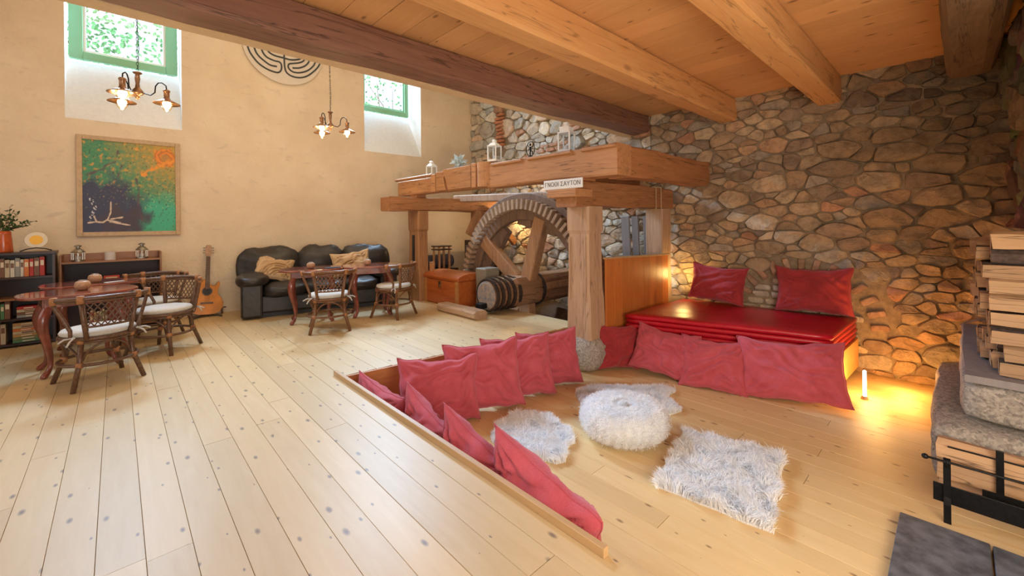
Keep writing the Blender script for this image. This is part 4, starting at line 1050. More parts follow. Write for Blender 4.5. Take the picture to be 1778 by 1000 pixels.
# armchair edge
AC = empty('armchair', (-1.31, 6.12, 0), math.radians(200), 'brown leather armchair cut by the edge of the view beside the bookcase', 'armchair')
G().bb(-.36, .36, -.36, .36, .14, .34).obj('chair_base', 'leather_brown', AC, bevel=.03)
pad(-.27, .27, -.36, .28, .30, .46, 1.2, 'seat_cushion', 'leather_brown', AC, 3)
pad(-.36, .36, .22, .44, .30, .92, 1.3, 'backrest', 'leather_brown', AC, 4, rot=(-.15, 0, 0))
for s_ in (-1, 1): pad(s_*.37-.09, s_*.37+.09, -.40, .34, .20, .60, 1.3, 'arm_pad', 'leather_brown', AC, 5+s_)
for sx in (-1, 1):
    for sy in (-1, 1): G().bb(sx*.32-.025, sx*.32+.025, sy*.32-.025, sy*.32+.025, 0, .15).obj('leg', 'trim', AC)

# ------------------------------------------------------------ bookcase with books
BC = empty('bookcase', (-1.34, 7.02, 0), 0, 'black open bookcase full of books against the plaster wall', 'bookcase')
BWd, BH, BD = .83, 1.0, .30
G().bb(0, .02, 0, BD, 0, BH).obj('side_panel', 'darkwood', BC); G().bb(BWd-.02, BWd, 0, BD, 0, BH).obj('side_panel', 'darkwood', BC); G().bb(0, BWd, BD-.01, BD, 0, BH).obj('back_panel', 'darkwood', BC)
G().bb(-.01, BWd+.01, -.01, BD, BH, BH+.03).obj('top_board', 'darkwood', BC, bevel=.004)
for z in (.04, .31, .53, .76): G().bb(.02, BWd-.02, .0, BD-.01, z-.02, z).obj('shelf', 'darkwood' if z != .53 else 'cabinet', BC)
BOOKC = {'cream': (.55, .45, .30), 'orange': (.62, .18, .04), 'blue': (.06, .10, .20), 'olive': (.22, .24, .10), 'white': (.66, .60, .50), 'red': (.45, .03, .02), 'brown': (.20, .09, .05), 'grey': (.30, .29, .26), 'ochre': (.50, .30, .10), 'green': (.10, .24, .10)}
for k_, v_ in BOOKC.items(): M['bk_'+k_] = plain('book_'+k_, v_, .5, 0, .15, 60)
ORD = 'first second third fourth fifth sixth seventh eighth ninth tenth eleventh twelfth thirteenth fourteenth fifteenth sixteenth seventeenth eighteenth nineteenth twentieth'.split()
def book(x, y, z, th, h, d, col, lab, grp, lean=0, flat=False, band=True):
    b = empty('book', (x, y, z), 0, lab, 'book', grp)
    if flat:
        G().bb(0, h, 0, d, 0, th).obj('cover', 'bk_'+col, b, bevel=.002); G().bb(h-.0005, h+.0008, .004, d-.003, .003, th-.003).obj('pages', 'paper', b)
        G().bb(h*.3, h*.7, -.0008, 0, th*.3, th*.7).obj('spine_label', 'paper' if col != 'cream' else 'bk_brown', b)
    else:
        G().bb(0, th, 0, d, 0, h).obj('cover', 'bk_'+col, b, bevel=.002); G().bb(.003, th-.003, .004, d-.003, h-.0005, h+.0008).obj('pages', 'paper', b)
        if band: G().bb(th*.15, th*.85, -.0008, 0, h*.55, h*.82).obj('spine_label', 'paper' if col not in ('cream', 'white') else 'bk_brown', b)
        b.rotation_euler = (0, lean, 0)
def row(x0, z, cols, grp, where, ths=None, hmax=.20):
    x = x0
    for k, c in enumerate(cols):
        th = random.uniform(.022, .042); h = random.uniform(.80, 1.0)*hmax
        book(x, 7.05+random.uniform(0, .015), z, th, h, .16, c, '%s book, %s from the left %s' % (c, ORD[k], where), grp); x += th+.0025
    return x
row(-1.31, .762, ['orange', 'brown', 'white', 'ochre', 'brown', 'blue', 'cream', 'white', 'cream', 'ochre', 'white', 'brown', 'cream', 'white', 'grey', 'white', 'orange', 'red', 'brown', 'red'], 'books on the top shelf', 'on the bookcase top shelf', hmax=.22)
row(-1.05, .312, ['cream', 'olive', 'cream', 'olive', 'green', 'brown'], 'books on the third shelf', 'on the bookcase third shelf', hmax=.20)
for k, (c, w_) in enumerate((('grey', .22), ('brown', .21), ('cream', .18), ('red', .17))): book(-.80, 7.05, .312+.030*k, .028, w_, .16, c, '%s book lying flat on the third shelf, %s from the bottom' % (c, ORD[k]), 'flat books on the third shelf', flat=True)
row(-1.15, .042, ['ochre', 'cream', 'ochre', 'olive', 'cream', 'red', 'red', 'cream'], 'books on the bottom shelf', 'on the bookcase bottom shelf', hmax=.235)
for k, (c, w_) in enumerate((('green', .23), ('olive', .22), ('ochre', .20), ('cream', .22), ('orange', .19), ('cream', .21), ('ochre', .20))): book(-.83, 7.05, .042+.031*k, .029, w_, .16, c, '%s book lying flat on the bottom shelf, %s from the bottom' % (c, ORD[k]), 'flat books on the bottom shelf', flat=True)
# vase with twigs
VS = empty('vase', (-.90, 7.16, 1.03), 0, 'orange glazed ceramic jug holding leafy green branches on the bookcase', 'vase')
G().lathe([(0, 0), (.068, 0), (.072, .02), (.058, .20), (.055, .235), (.048, .235), (.05, .20), (0, .19)], 24).obj('vase_body', 'ceramic', VS, smooth=True)
PL = empty('branches', (-.90, 7.16, 1.25), 0, 'spray of small dark green leaves standing in the orange jug', 'plant')
gs = G(); leaves = []
for b in range(22):
    a = random.uniform(0, 2*PI); el = random.uniform(.45, 1.45); L = random.uniform(.16, .34); d = Vector((math.cos(a)*math.cos(el), math.sin(a)*math.cos(el)*.55, math.sin(el)))
    pts = [Vector((0, 0, -.10))+d*.0]+[d*(L*t)+Vector((0, 0, -.03*t*t))+Vector((random.uniform(-.008, .008),)*3) for t in (.15, .4, .7, 1)]
    gs.tube(pts, [.003, .003, .0025, .002, .0015], 5)
    for q in range(15):
        t = random.uniform(.3, 1.05); p = d*(L*t)+Vector((0, 0, -.03*t*t)); leaves.append(p)
gs.obj('stems', 'stem', PL)
g = G()
for p in leaves:
    d = Vector((random.uniform(-1, 1), random.uniform(-1, 1), random.uniform(-.3, 1))).normalized(); s_ = d.cross(Vector((random.uniform(-1, 1), random.uniform(-1, 1), 1))).normalized(); L = random.uniform(.026, .042); W_ = L*.26; n_ = d.cross(s_)*L*.1
    g.add([p, p+d*L*.35+s_*W_, p+d*L*.75+s_*W_*.8, p+d*L+n_, p+d*L*.75-s_*W_*.8, p+d*L*.35-s_*W_, p+d*L*.5-n_], [(0, 1, 6), (1, 2, 6), (2, 3, 6), (3, 4, 6), (4, 5, 6), (5, 0, 6)])
o = g.obj('leaves', 'leaf', PL); o['kind'] = 'stuff'
# sun disc on a stand
SD = empty('disc_ornament', (-.66, 7.14, 1.03), 0, 'glass disc with a yellow sun on a dark curved stand on the bookcase', 'ornament')
g = G(); g.lathe([(0, -.004), (.088, -.004), (.09, 0), (.088, .004), (0, .004)], 32); o = g.obj('disc', plain('cream_disc', (.75, .62, .42), .3), SD, smooth=False); o.rotation_euler = (PI/2, 0, 0); o.location = (0, 0, .13)
g = G(); g.lathe([(0, -.001), (.052, -.001), (.052, .001), (0, .001)], 32); o = g.obj('yellow_sun', plain('sun_yellow', (.95, .50, .02), .4), SD); o.rotation_euler = (PI/2, 0, 0); o.location = (0, -.006, .13)
G().tube([(-.12, 0, .008), (-.07, -.01, .03), (0, -.01, .042), (.07, -.01, .03), (.12, 0, .008)], .007, 6).obj('stand', 'black', SD, smooth=True)

# ------------------------------------------------------------ low cabinet
CB = empty('cabinet', (-.49, 7.18, 0), 0, 'low brown wooden cabinet with an open upper shelf and dark back', 'cabinet')
CW = .92
G().bb(0, .02, .0, .34, 0, .97).obj('side_panel', 'cabinet', CB, bevel=.003); G().bb(CW-.02, CW, .0, .34, 0, .97).obj('side_panel', 'cabinet', CB, bevel=.003)
G().bb(.02, CW-.02, .32, .34, 0, .885).obj('back_panel', 'cabback', CB); G().bb(.02, CW-.02, .31, .34, .885, .97).obj('gallery_board', 'cabinet', CB)
G().bb(.02, CW-.02, .0, .32, .865, .885).obj('shelf', 'cabinet', CB); G().bb(.02, CW-.02, -.02, .32, .58, .60).obj('shelf', 'cabinet', CB); G().bb(.02, CW-.02, .0, .32, .05, .07).obj('shelf', 'cabinet', CB)
def steel_lantern(x, y, z, lab):
    L = empty('lantern', (x, y, z), 0, lab, 'lantern', 'metal lanterns on the cabinet')
    G().lathe([(0, 0), (.062, 0), (.062, .018), (.055, .022), (0, .022)], 20).obj('lantern_base', 'steel', L, smooth=False)
    G().lathe([(.062, .105), (.066, .112), (.052, .128), (.030, .150), (.018, .158), (.018, .172), (.034, .178), (.034, .186), (.015, .198), (0, .2)], 20).obj('lantern_roof', 'steel', L, smooth=False)
    g = G()
    for k in range(8): a = k*PI/4; g.bb(.056*math.cos(a)-.003, .056*math.cos(a)+.003, .056*math.sin(a)-.003, .056*math.sin(a)+.003, .02, .108)
    g.obj('uprights', 'steel', L); G().lathe([(.05, .022), (.05, .105)], 20).obj('glass', 'glass', L, smooth=True)
    G().lathe([(0, .022), (.028, .022), (.028, .06), (0, .06)], 16).obj('candle', 'candle', L)
steel_lantern(-.34, 7.30, .886, 'small round metal lantern on the cabinet, on the bookcase side'); steel_lantern(.24, 7.32, .886, 'small round metal lantern on the cabinet, on the guitar side')
tag(G().lathe([(0, 0), (.052, 0), (.052, .098), (.047, .10), (.045, .085), (0, .083)], 24, (-.06, 7.30, .886)).obj('candle_glass', 'candle', smooth=False), 'frosted candle glass standing between the two metal lanterns', 'candle')
bf = empty('framed_box', (-.12, 7.20, .601), 0, 'red framed box with a cream panel standing on the cabinet shelf', 'box')
G().bb(0, .145, 0, .03, 0, .095).obj('frame', plain('bright_red_frame', (.50, .05, .02), .4), bf, bevel=.004); G().bb(.02, .125, -.002, 0, .018, .078).obj('panel', plain('cream_panel', (.62, .45, .27), .6), bf)
cd = empty('calendar_card', (.075, 7.20, .601), 0, 'small white desk card with an orange picture on the cabinet shelf', 'card')
G().bb(0, .072, 0, .01, 0, .09).obj('card', 'white', cd); G().bb(.005, .067, -.001, 0, .008, .045).obj('picture', 'bk_orange', cd); G().bb(.008, .064, -.001, 0, .062, .080).obj('printed_strip', 'black', cd)
tag(G().bb(-.40, -.10, 7.19, 7.21, .601, .655).obj('wooden_box', 'timber', bevel=.003), 'flat honey wooden board standing on the cabinet shelf behind a candle pot', 'board')
row(-.24, .072, ['red', 'ochre', 'cream', 'olive', 'brown'], 'books in the low cabinet', 'in the low cabinet', hmax=.22)
row(.12, .072, ['orange', 'cream', 'brown'], 'books in the low cabinet corner', 'in the guitar-side corner of the cabinet', hmax=.22)

# ------------------------------------------------------------ guitar
GU = empty('guitar', (.92, 7.33, .035), 0, 'acoustic guitar with orange spruce top leaning on the plaster wall', 'guitar', rot=(-.17, .06, 0))
half = [(0, 0), (.10, .004), (.165, .04), (.195, .10), (.198, .16), (.175, .22), (.138, .275), (.124, .31), (.13, .35), (.143, .40), (.138, .44), (.115, .475), (.07, .495), (.03, .50)]
outl = [(x, z) for x, z in half]
left = [(-x, z) for x, z in half[::-1] if x > 0]
# cutaway on the right shoulder
outl = half[:9]+[(.148, .40), (.150, .445), (.138, .47), (.125, .455), (.105, .415), (.07, .405), (.032, .43), (.03, .50)]
pl = outl+left
Mg = Matrix(((1, 0, 0, 0), (0, 0, 1, 0), (0, 1, 0, 0), (0, 0, 0, 1)))
G().prism(pl[::-1], .0, .10, Mg).obj('guitar_body', plain('guitar_side_wood', (.16, .05, .02), .25), GU)
G().prism([(x*.985, z*.985+.003) for x, z in pl][::-1], -.006, .001, Mg).obj('soundboard', 'spruce', GU); SB_ = bpy.data.objects[-1] if False else [c for c in kids(GU) if c.name.startswith('soundboard')][0]
G().lathe([(0, 0), (.052, 0), (.052, .004), (0, .004)], 28).obj('sound_hole', 'black', GU); sh_ = [c for c in kids(GU) if c.name.startswith('sound_hole')][0]; sh_.rotation_euler = (PI/2, 0, 0); sh_.location = (0, -.004, .33)
g = G(); vs = ring(.052, .064, 0, .002, 32); o = vs.obj('rosette', 'rattan', SB_); o.rotation_euler = (0, 0, -PI/2); o.location = (0, -.0062, .33)
G().box((0, -.010, .165), (.15, .014, .024)).obj('bridge', 'rattan', SB_, bevel=.004)
G().prism([(-.027, .36), (.027, .36), (.022, .83), (-.022, .83)], -.022, .012, Mg).obj('neck', 'rattan', GU, bevel=.003); NK_ = [c for c in kids(GU) if c.name.startswith('neck')][0]
g = G()
for k in range(14): z = .83-.455*(1-2**(-k/12))*1.55; g.bb(-.024, .024, -.024, -.0215, z-.001, z+.001)
g.obj('frets', 'steel', NK_)
G().prism([(-.024, .83), (.024, .83), (.036, .88), (.034, .985), (.015, 1.0), (0, .99), (-.015, 1.0), (-.034, .985), (-.036, .88)], -.012, .006, Mg).obj('headstock', 'potclay', GU, bevel=.003); HS_ = [c for c in kids(GU) if c.name.startswith('headstock')][0]
for s_ in (-1, 1):
    for z in (.885, .92, .955): G().tube([(s_*.036, -.003, z), (s_*.052, -.003, z)], .006, 6).lathe([(0, -.009), (.009, -.006), (.009, .006), (0, .009)], 8, (s_*.056, -.003, z)).obj('tuning_peg', 'steel', HS_)
g = G()
for k in range(6): x = -.018+.0072*k; g.tube([(x*1.5, -.018, .165), (x, -.026, .83)], .0008, 4)
g.obj('strings', 'steel', GU)
gs_ = empty('guitar_stand', (.92, 7.33, 0), 0, 'low black folding guitar stand under the guitar', 'stand')
G().tube([(-.17, -.10, .01), (-.06, .02, .03), (.06, .02, .03), (.17, -.10, .01)], .009, 6).tube([(0, .02, .03), (0, .16, .01)], .009, 6).obj('stand_frame', 'black', gs_, smooth=True)
tp = empty('valve', (1.13, 7.52, .06), 0, 'small brass valve on the wall base between guitar and sofa', 'valve')
G().tube([(0, .03, 0), (0, -.05, 0)], .010, 8).tube([(-.05, -.05, .03), (.05, -.05, .03)], .008, 6).tube([(0, -.05, .03), (0, -.05, -.06)], .011, 8).obj('valve_body', 'copper', tp, smooth=True)

# ------------------------------------------------------------ painting
PT = empty('painting', (-.36, 7.50, 1.18), 0, 'square abstract painting in green, navy and orange, framed in pale wood', 'painting')
PWd, PHt = 1.02, 1.28
f_ = .055
G().bb(0, f_, 0, .045, 0, PHt).bb(PWd-f_, PWd, 0, .045, 0, PHt).bb(f_, PWd-f_, 0, .045, 0, f_).bb(f_, PWd-f_, 0, .045, PHt-f_, PHt).obj('picture_frame', plain('pale_frame_wood', (.55, .38, .22), .5, 0, .15, 30), PT, bevel=.006)
NX, NZ = 170, 200
cvs = G(); vs = []; cols = []
def lerp(a, b, t): t = max(0, min(1, t)); return [a[i]+(b[i]-a[i])*t for i in range(3)]
def seg(px, pz, a, b):
    ax, az = a; bx2, bz2 = b; dx, dz = bx2-ax, bz2-az; t = max(0, min(1, ((px-ax)*dx+(pz-az)*dz)/(dx*dx+dz*dz))); return math.hypot(px-ax-dx*t, pz-az-dz*t)
WH = [((.28, .33), (.28, .22)), ((.28, .22), (.25, .14)), ((.25, .14), (.20, .105)), ((.20, .105), (.12, .11)), ((.12, .11), (.05, .10)), ((.24, .13), (.38, .10)), ((.27, .11), (.48, .07)), ((.28, .14), (.40, .16)), ((.13, .12), (.11, .17))]
TR = [((.55, .60), (.58, .48)), ((.58, .48), (.57, .30)), ((.57, .30), (.62, .12)), ((.36, .90), (.33, .78)), ((.33, .78), (.22, .72)), ((.40, .74), (.36, .62)), ((.22, .70), (.05, .62))]
for j in range(NZ+1):
    for i in range(NX+1):
        u, v = i/NX, j/NZ
        n1 = noise.noise(Vector((u*3, v*3, 1))); n2 = noise.noise(Vector((u*8, v*8, 5))); n3 = noise.noise(Vector((u*24, v*24, 9))); n4 = noise.noise(Vector((u*50, v*50, 3)))
        c = [.045, .24, .11]
        c = lerp(c, [.22, .26, .08], (u*.9+v*.8-.85)*1.6+n2*.5)
        c = lerp(c, [.52, .30, .04], (v-.45)*2*(u-.25)*1.6+n3*.5)
        c = lerp(c, [.04, .42, .25], (1.0-math.hypot((u-.80)/.35, (v-.18)/.28))*2.2+n2*.6)
        c = lerp(c, [.025, .03, .085], (1.0-math.hypot((u-.18)/.55, (v-.22)/.44))*3+n2*.9)
        c = lerp(c, [.05, .03, .05], (1.0-math.hypot((u-.40)/.3, (v-.12)/.2))*2+n2)
        if v > .5 and n3 > .28: c = lerp(c, [.68, .32, .04], (n3-.28)*5*(v-.3))
        if n4 > .36 and v > .25: c = lerp(c, [.6, .45, .12], (n4-.36)*3*(.25+.6*u))
        if n4 < -.42: c = lerp(c, [.03, .02, .03], .7)
        r = math.hypot((u-.88)*1.0, (v-.86)*1.18); sw = .5+.5*math.sin(r*120+math.atan2(v-.86, u-.88)*2+n3*3)
        c = lerp(c, lerp([.80, .25, .01], [.50, .15, .02], sw), (1-r/.145)*5+n3)
        if r < .05: c = lerp(c, [.35, .22, .06], .6)
        rr_ = (u-.88)+(v-.80)*.9; c = lerp(c, [.80, .30, .02], (1-abs((v-.72)-(u-.75)*.5)/.05)*1.5*(u > .6)+n3*1.5-.4) if u > .58 and v > .55 else c
        d = min(seg(u, v, *q) for q in TR)+n3*.008
        c = lerp(c, [.09, .05, .06], (.022-d-abs(n2)*.02)/.016*.8)
        d = min(seg(u, v, *q) for q in WH)+n3*.005
        c = lerp(c, [.70, .55, .42], (.009-d)/.004)
        if abs(u-.10-.02*math.sin(v*30)) < .018 and .12 < v < .37 and n4 > .12: c = [.6, .6, .65]
        vs.append((f_+u*(PWd-2*f_), .015, f_+v*(PHt-2*f_))); cols.append(c)
cvs.add(vs, [(j*(NX+1)+i, j*(NX+1)+i+1, (j+1)*(NX+1)+i+1, (j+1)*(NX+1)+i) for j in range(NZ) for i in range(NX)])
t_ = NT('painted_canvas'); at_ = t_.node('ShaderNodeAttribute'); at_.attribute_name = 'tone'; t_.bump(t_.noise(t_.pos(), 90, 5), .3, .004); pm = t_.fin(at_.outputs['Color'], .45)
co = cvs.obj('canvas', pm, PT); set_tone(co.data, cols)

# labyrinth disc
LB = empty('labyrinth_disc', (2.02, 7.54, 4.20), 0, 'large white wall disc with a grey line labyrinth, cut by the ceiling edge', 'wall art')
g = G().lathe([(0, 0), (.60, 0), (.60, .02), (0, .02)], 64); o = g.obj('disc', plain('ivory_disc', (.70, .62, .53), .7), LB); o.rotation_euler = (PI/2, 0, 0)
curves = [[(1.45, 4.30), (1.501, 4.072), (1.55, 3.957), (1.651, 3.843), (1.776, 3.779), (1.905, 3.761), (1.96, 3.799), (1.976, 3.876), (1.95, 3.937), (1.863, 3.944), (1.757, 3.976), (1.695, 4.067), (1.66, 4.25)],
 [(1.55, 4.3), (1.592, 4.074), (1.642, 3.97), (1.746, 3.89), (1.82, 3.856), (1.906, 3.858)], [(1.74, 4.20), (1.779, 4.078), (1.864, 4.029), (1.995, 4.022), (2.107, 4.019), (2.199, 4.043), (2.269, 4.086), (2.30, 4.2)],
 [(2.01, 4.30), (2.014, 4.076), (2.021, 3.887), (2.049, 3.795), (2.127, 3.752), (2.242, 3.754), (2.36, 3.806), (2.482, 3.924), (2.557, 4.032), (2.582, 4.12), (2.60, 4.3)],
 [(2.52, 4.3), (2.496, 4.075), (2.446, 3.979), (2.361, 3.895), (2.243, 3.836), (2.139, 3.829), (2.079, 3.876), (2.084, 3.939), (2.152, 3.969), (2.245, 4.004), (2.316, 4.06), (2.38, 4.2)], [(2.14, 3.891), (2.244, 3.917), (2.338, 3.978), (2.399, 4.069), (2.45, 4.25)]]
for r in (.47, .57):
    curves.append([(2.02+r*math.cos(q), 4.28+r*.86*math.sin(q)) for q in [PI*k/20 for k in range(21)]])
g = G(); dm = plain('dark_line_paint', (.05, .06, .06), .6)
def smooth_path(P_):
    out = []
    for i in range(len(P_)-1):
        p0, p1, p2, p3 = P_[max(0, i-1)], P_[i], P_[i+1], P_[min(len(P_)-1, i+2)]
        for k in range(5):
            t = k/5; out.append(tuple(.5*((2*p1[a])+(-p0[a]+p2[a])*t+(2*p0[a]-5*p1[a]+4*p2[a]-p3[a])*t*t+(-p0[a]+3*p1[a]-3*p2[a]+p3[a])*t**3) for a in (0, 1)))
    out.append(P_[-1]); return out
for c_ in curves: g.tube([(x-2.02, -.022, z-4.20) for x, z in smooth_path(c_)], .013, 6)
g.obj('labyrinth_line', dm, LB, smooth=True)

# ------------------------------------------------------------ pendant lamps
def make_pendant():
    P_ = empty('pendant_lamp')
    # chain of links
    zt = 5.5-2.86
    lk = G(); 
    g0 = G().tube([(.007*math.cos(q), 0, .017*math.sin(q)) for q in [2*PI*k/10 for k in range(10)]], .0018, 4, True); lm = g0.mesh('chain_link'); lm.materials.append(M['iron'])
    for k in range(64): inst('chain_link', lm, P_, (0, 0, .20+.028*k), (0, 0, (k % 2)*PI/2))
    G().tube([(.004, .004, .18), (.012, .004, .4), (-.006, .004, .8), (.01, .002, 1.4), (0, 0, zt)], .0022, 5).obj('cable', 'iron', P_)
    G().lathe([(0, .19), (.014, .188), (.034, .178), (.030, .168), (.016, .160), (.020, .12), (.014, .08), (.018, .04), (.040, .012), (.046, -.005), (.036, -.022), (.014, -.03), (.018, -.05), (.010, -.065), (0, -.068)], 18).obj('centre_column', 'copper', P_, smooth=True)
    for k in range(3):
        a = k*2*PI/3; d = Vector((math.cos(a), math.sin(a), 0))
        arm = G().tube([d*.03+Vector((0, 0, 0)), d*.09+Vector((0, 0, -.012)), d*.12+Vector((0, 0, .02)), d*.125+Vector((0, 0, .08)), d*.145+Vector((0, 0, .115)), d*.17+Vector((0, 0, .122)), d*.20+Vector((0, 0, .10)), d*.205+Vector((0, 0, .06))], .0055, 7).obj('arm', 'iron', P_, smooth=True)
        s_ = G().lathe([(0, .065), (.020, .062), (.028, .052), (.026, .042), (.022, .038), (.022, -.012), (.030, -.030), (.060, -.045), (.102, -.068), (.104, -.072), (.060, -.052), (.028, -.040)], 22).obj('lamp_shade', 'copper', P_, smooth=True); s_.location = d*.205
        b_ = G().lathe([(.018, -.035), (.030, -.055), (.034, -.075), (.026, -.10), (.012, -.118), (0, -.122)], 16).obj('bulb', 'bulb', P_, smooth=True); b_.location = d*.205
        gl_ = G().lathe([(.046, -.045), (.050, -.07), (.044, -.10), (.026, -.130), (.008, -.142), (0, -.143)], 18).obj('glass_globe', 'lampglass', P_, smooth=True); gl_.location = d*.205
    return P_
P0 = make_pendant(); pm_ = {}
for c_ in bpy.data.objects:
    if c_.parent: pm_.setdefault(c_.parent.name, []).append(c_)
P1 = copy_tree(P0, None, pm_)
for o, l, rz, lab in ((P0, (.15, 5.10, 2.52), .0, 'three-armed copper pendant lamp hanging before the window above the painting'), (P1, (2.06, 5.65, 2.60), -.34, 'three-armed metal pendant lamp hanging over the sofa tables')):
    o.location = l; o.rotation_euler = (0, 0, rz); tag(o, lab, 'lamp', 'pendant lamps in the hall')
    for k in range(3):
        a = rz+k*2*PI/3; point('bulb_light', (l[0]+.205*math.cos(a), l[1]+.205*math.sin(a), l[2]-.17), 7, (1, .68, .36), .04)

# ------------------------------------------------------------ chest and things behind it
CT = empty('chest', (3.76, 5.18, 0), 0, 'orange varnished wooden chest with a domed lid beside the axle log', 'chest')
G().bb(0, .56, 0, .96, 0, .40).obj('chest_body', 'chest', CT, bevel=.006)
G().bb(-.012, .0, .08, .88, .02, .385).obj('front_panel', 'chest', CT, bevel=.004)
for y in (.0, .88): G().bb(-.018, .004, y, y+.08, 0, .40).obj('corner_strip', 'chest_side', CT, bevel=.003)
g = G(); n = 10; poly = [(-.02, 0), (.58, 0)]+[(.28+.30*math.cos(q), .035+.075*math.sin(q)) for q in [PI*k/n for k in range(n+1)]]
g.prism(poly, -.01, .97, Matrix(((1, 0, 0, 0), (0, 0, 1, 0), (0, 1, 0, .405), (0, 0, 0, 1)))); g.obj('lid', 'chest', CT, bevel=.005)
G().box((-.022, .48, .34), (.012, .07, .08)).box((-.03, .48, .30), (.014, .03, .05)).obj('lock', 'copper', CT, bevel=.004)
tag(G().bb(3.84, 3.90, 6.06, 6.12, .490, .65).obj('wood_offcut', 'timber', bevel=.004), 'short pale upright wood piece on the chest by the mill post', 'wood')
bo = empty('bolster', (4.5, 7.0, .55), 0, 'dark ribbed bolster roll behind the chest against the wall', 'bolster')
g = G()
prof = [(0, -.4), (.12, -.39)]
for k in range(24): prof += [(.135, -.38+k*.032), (.125, -.364+k*.032)]
prof += [(.12, .39), (0, .4)]
o = g.lathe(prof, 18).obj('roll', plain('ribbed_grey_cloth', (.07, .06, .07), .8), bo, smooth=False); o.rotation_euler = (0, PI/2, 0)
tag(G().bb(4.05, 4.95, 6.82, 7.22, 0, .41).obj('low_bench', 'darkwood', bevel=.01), 'low dark bench carrying the ribbed bolster behind the chest', 'bench')
st = empty('plant_stand', (4.42, 6.62, 0), 0, 'narrow wooden stand with a flat tray top behind the chest', 'stand')
for sx in (-1, 1):
    for sy in (-1, 1): G().bb(sx*.11-.015, sx*.11+.015, sy*.09-.015, sy*.09+.015, 0, .86).obj('leg', 'timber', st)
G().bb(-.15, .15, -.12, .12, .86, .88).obj('tray_top', 'darkwood', st); G().bb(-.15, .15, -.12, .12, .80, .82).obj('tray_shelf', 'darkwood', st)
tag(G().bb(4.05, 4.34, 4.90, 5.14, .002, .60).obj('grey_box', plain('grey_enamel', (.24, .21, .16), .4), bevel=.02), 'grey enamel box standing between chest and gear wheel', 'box')
cabd = empty('dark_cupboard', (5.50, 6.75, 0), 0, 'dark open cupboard deep behind the gear wheel', 'cupboard')
G().bb(-.3, .3, -.2, .2, 0, .95).obj('cupboard_body', 'darkwood', cabd, bevel=.01); G().bb(-.31, -.30, -.15, .15, .1, .85).obj('glazed_door', 'greyboard', cabd)

# ------------------------------------------------------------ things on the top beam
def white_lantern(x, y, z, s, lab, slat=False):
    L = empty('lantern', (x, y, z), .25, lab, 'lantern', 'white lanterns on the mill frame beam'); w_ = .065*s; h_ = .21*s
    G().bb(-w_*1.12, w_*1.12, -w_*1.12, w_*1.12, 0, .014).obj('base_plate', 'white', L, bevel=.003)
    g = G(); t_ = .007
    for sx in (-1, 1):
        for sy in (-1, 1): g.bb(sx*w_-t_, sx*w_+t_, sy*w_-t_, sy*w_+t_, .014, h_)
    g.bb(-w_, w_, -w_-t_, -w_+t_, .014, .03); g.bb(-w_-t_, -w_+t_, -w_, w_, .014, .03); g.obj('lantern_frame', 'white', L)
    for a, b in (((-w_-.001, -w_+.001), (-w_+t_, w_-t_)), ((w_-.001, w_+.001), (-w_+t_, w_-t_))): G().bb(a[0], a[1], b[0], b[1], .03, h_).obj('pane', 'glass', L)
    for a in (-w_, w_): G().bb(-w_+t_, w_-t_, a-.001, a+.001, .03, h_).obj('pane', 'glass', L)
    G().bb(-w_*1.15, w_*1.15, -w_*1.15, w_*1.15, h_, h_+.014).obj('roof_plate', 'white', L, bevel=.003)
    if slat:
        g = G()
        for k in range(5): u = -w_*.8+w_*.4*k; g.bb(u-.005, u+.005, -w_*.85, w_*.85, h_+.014, h_+.075); 
        g.obj('roof_slats', 'white', L); g = G()
        for k in range(3): u = -.02+.02*k; g.bb(u-.004, u+.004, -.022, .022, h_+.075, h_+.12)
        g.bb(-.03, .03, -.03, .03, h_+.075, h_+.08).bb(-.028, .028, -.026, .026, h_+.118, h_+.126).obj('vent_top', 'white', L)
    else:
        G().box((0, 0, h_+.032), (w_*2.0, w_*2.0, .036), taper=.55).obj('roof', 'white', L, bevel=.002); G().bb(-.022, .022, -.022, .022, h_+.05, h_+.08).box((0, 0, h_+.088), (.055, .055, .016), taper=.5).obj('vent_top', 'white', L)
    G().lathe([(0, .014), (.026, .014), (.026, .08), (0, .08)], 14).obj('candle', 'candle', L)
    G().tube([(.02*math.cos(q), 0, h_+(.126 if slat else .096)+.018+.02*math.sin(q)) for q in [2*PI*k/12 for k in range(12)]], .0015, 4, True).obj('handle_ring', 'steel', L)
white_lantern(3.74, 5.86, 2.033, .88, 'smallest white candle lantern on the beam, before the plaster wall')
white_lantern(3.74, 4.30, 2.122, .98, 'white glazed candle lantern standing above the half-round carved column')
white_lantern(3.74, 3.05, 2.082, 1.05, 'white slatted-top lantern nearest the corner of the beam', True)
SO = empty('paper_star', (3.76, 5.14, 2.10), 0, 'pale blue folded paper star standing on the mill beam', 'star')
bm = bmesh.new(); bmesh.ops.create_icosphere(bm, subdivisions=1, radius=.07)
for f in list(bm.faces):
    c = f.calc_center_median(); r_ = bmesh.ops.poke(bm, faces=[f]); r_['verts'][0].co = c.normalized()*.15
mz = min(v.co.z for v in bm.verts)
for v in bm.verts: v.co.z -= mz
me = bpy.data.meshes.new('star_body'); bm.to_mesh(me); bm.free(); me.materials.append(M['star']); o = bpy.data.objects.new('star_body', me); COL.objects.link(o); o.parent = SO
ST = empty('metal_figure', (3.74, 3.62, 2.082), 0, 'small dark metal dancing figure inside a ring on the mill beam', 'figurine')
G().lathe([(0, 0), (.045, 0), (.04, .02), (.02, .035), (0, .035)], 16).obj('base', 'iron', ST)
g = G(); g.tube([(0, .07*math.cos(q), .125+.088*math.sin(q)) for q in [2*PI*k/32 for k in range(32)]], .005, 6, True)
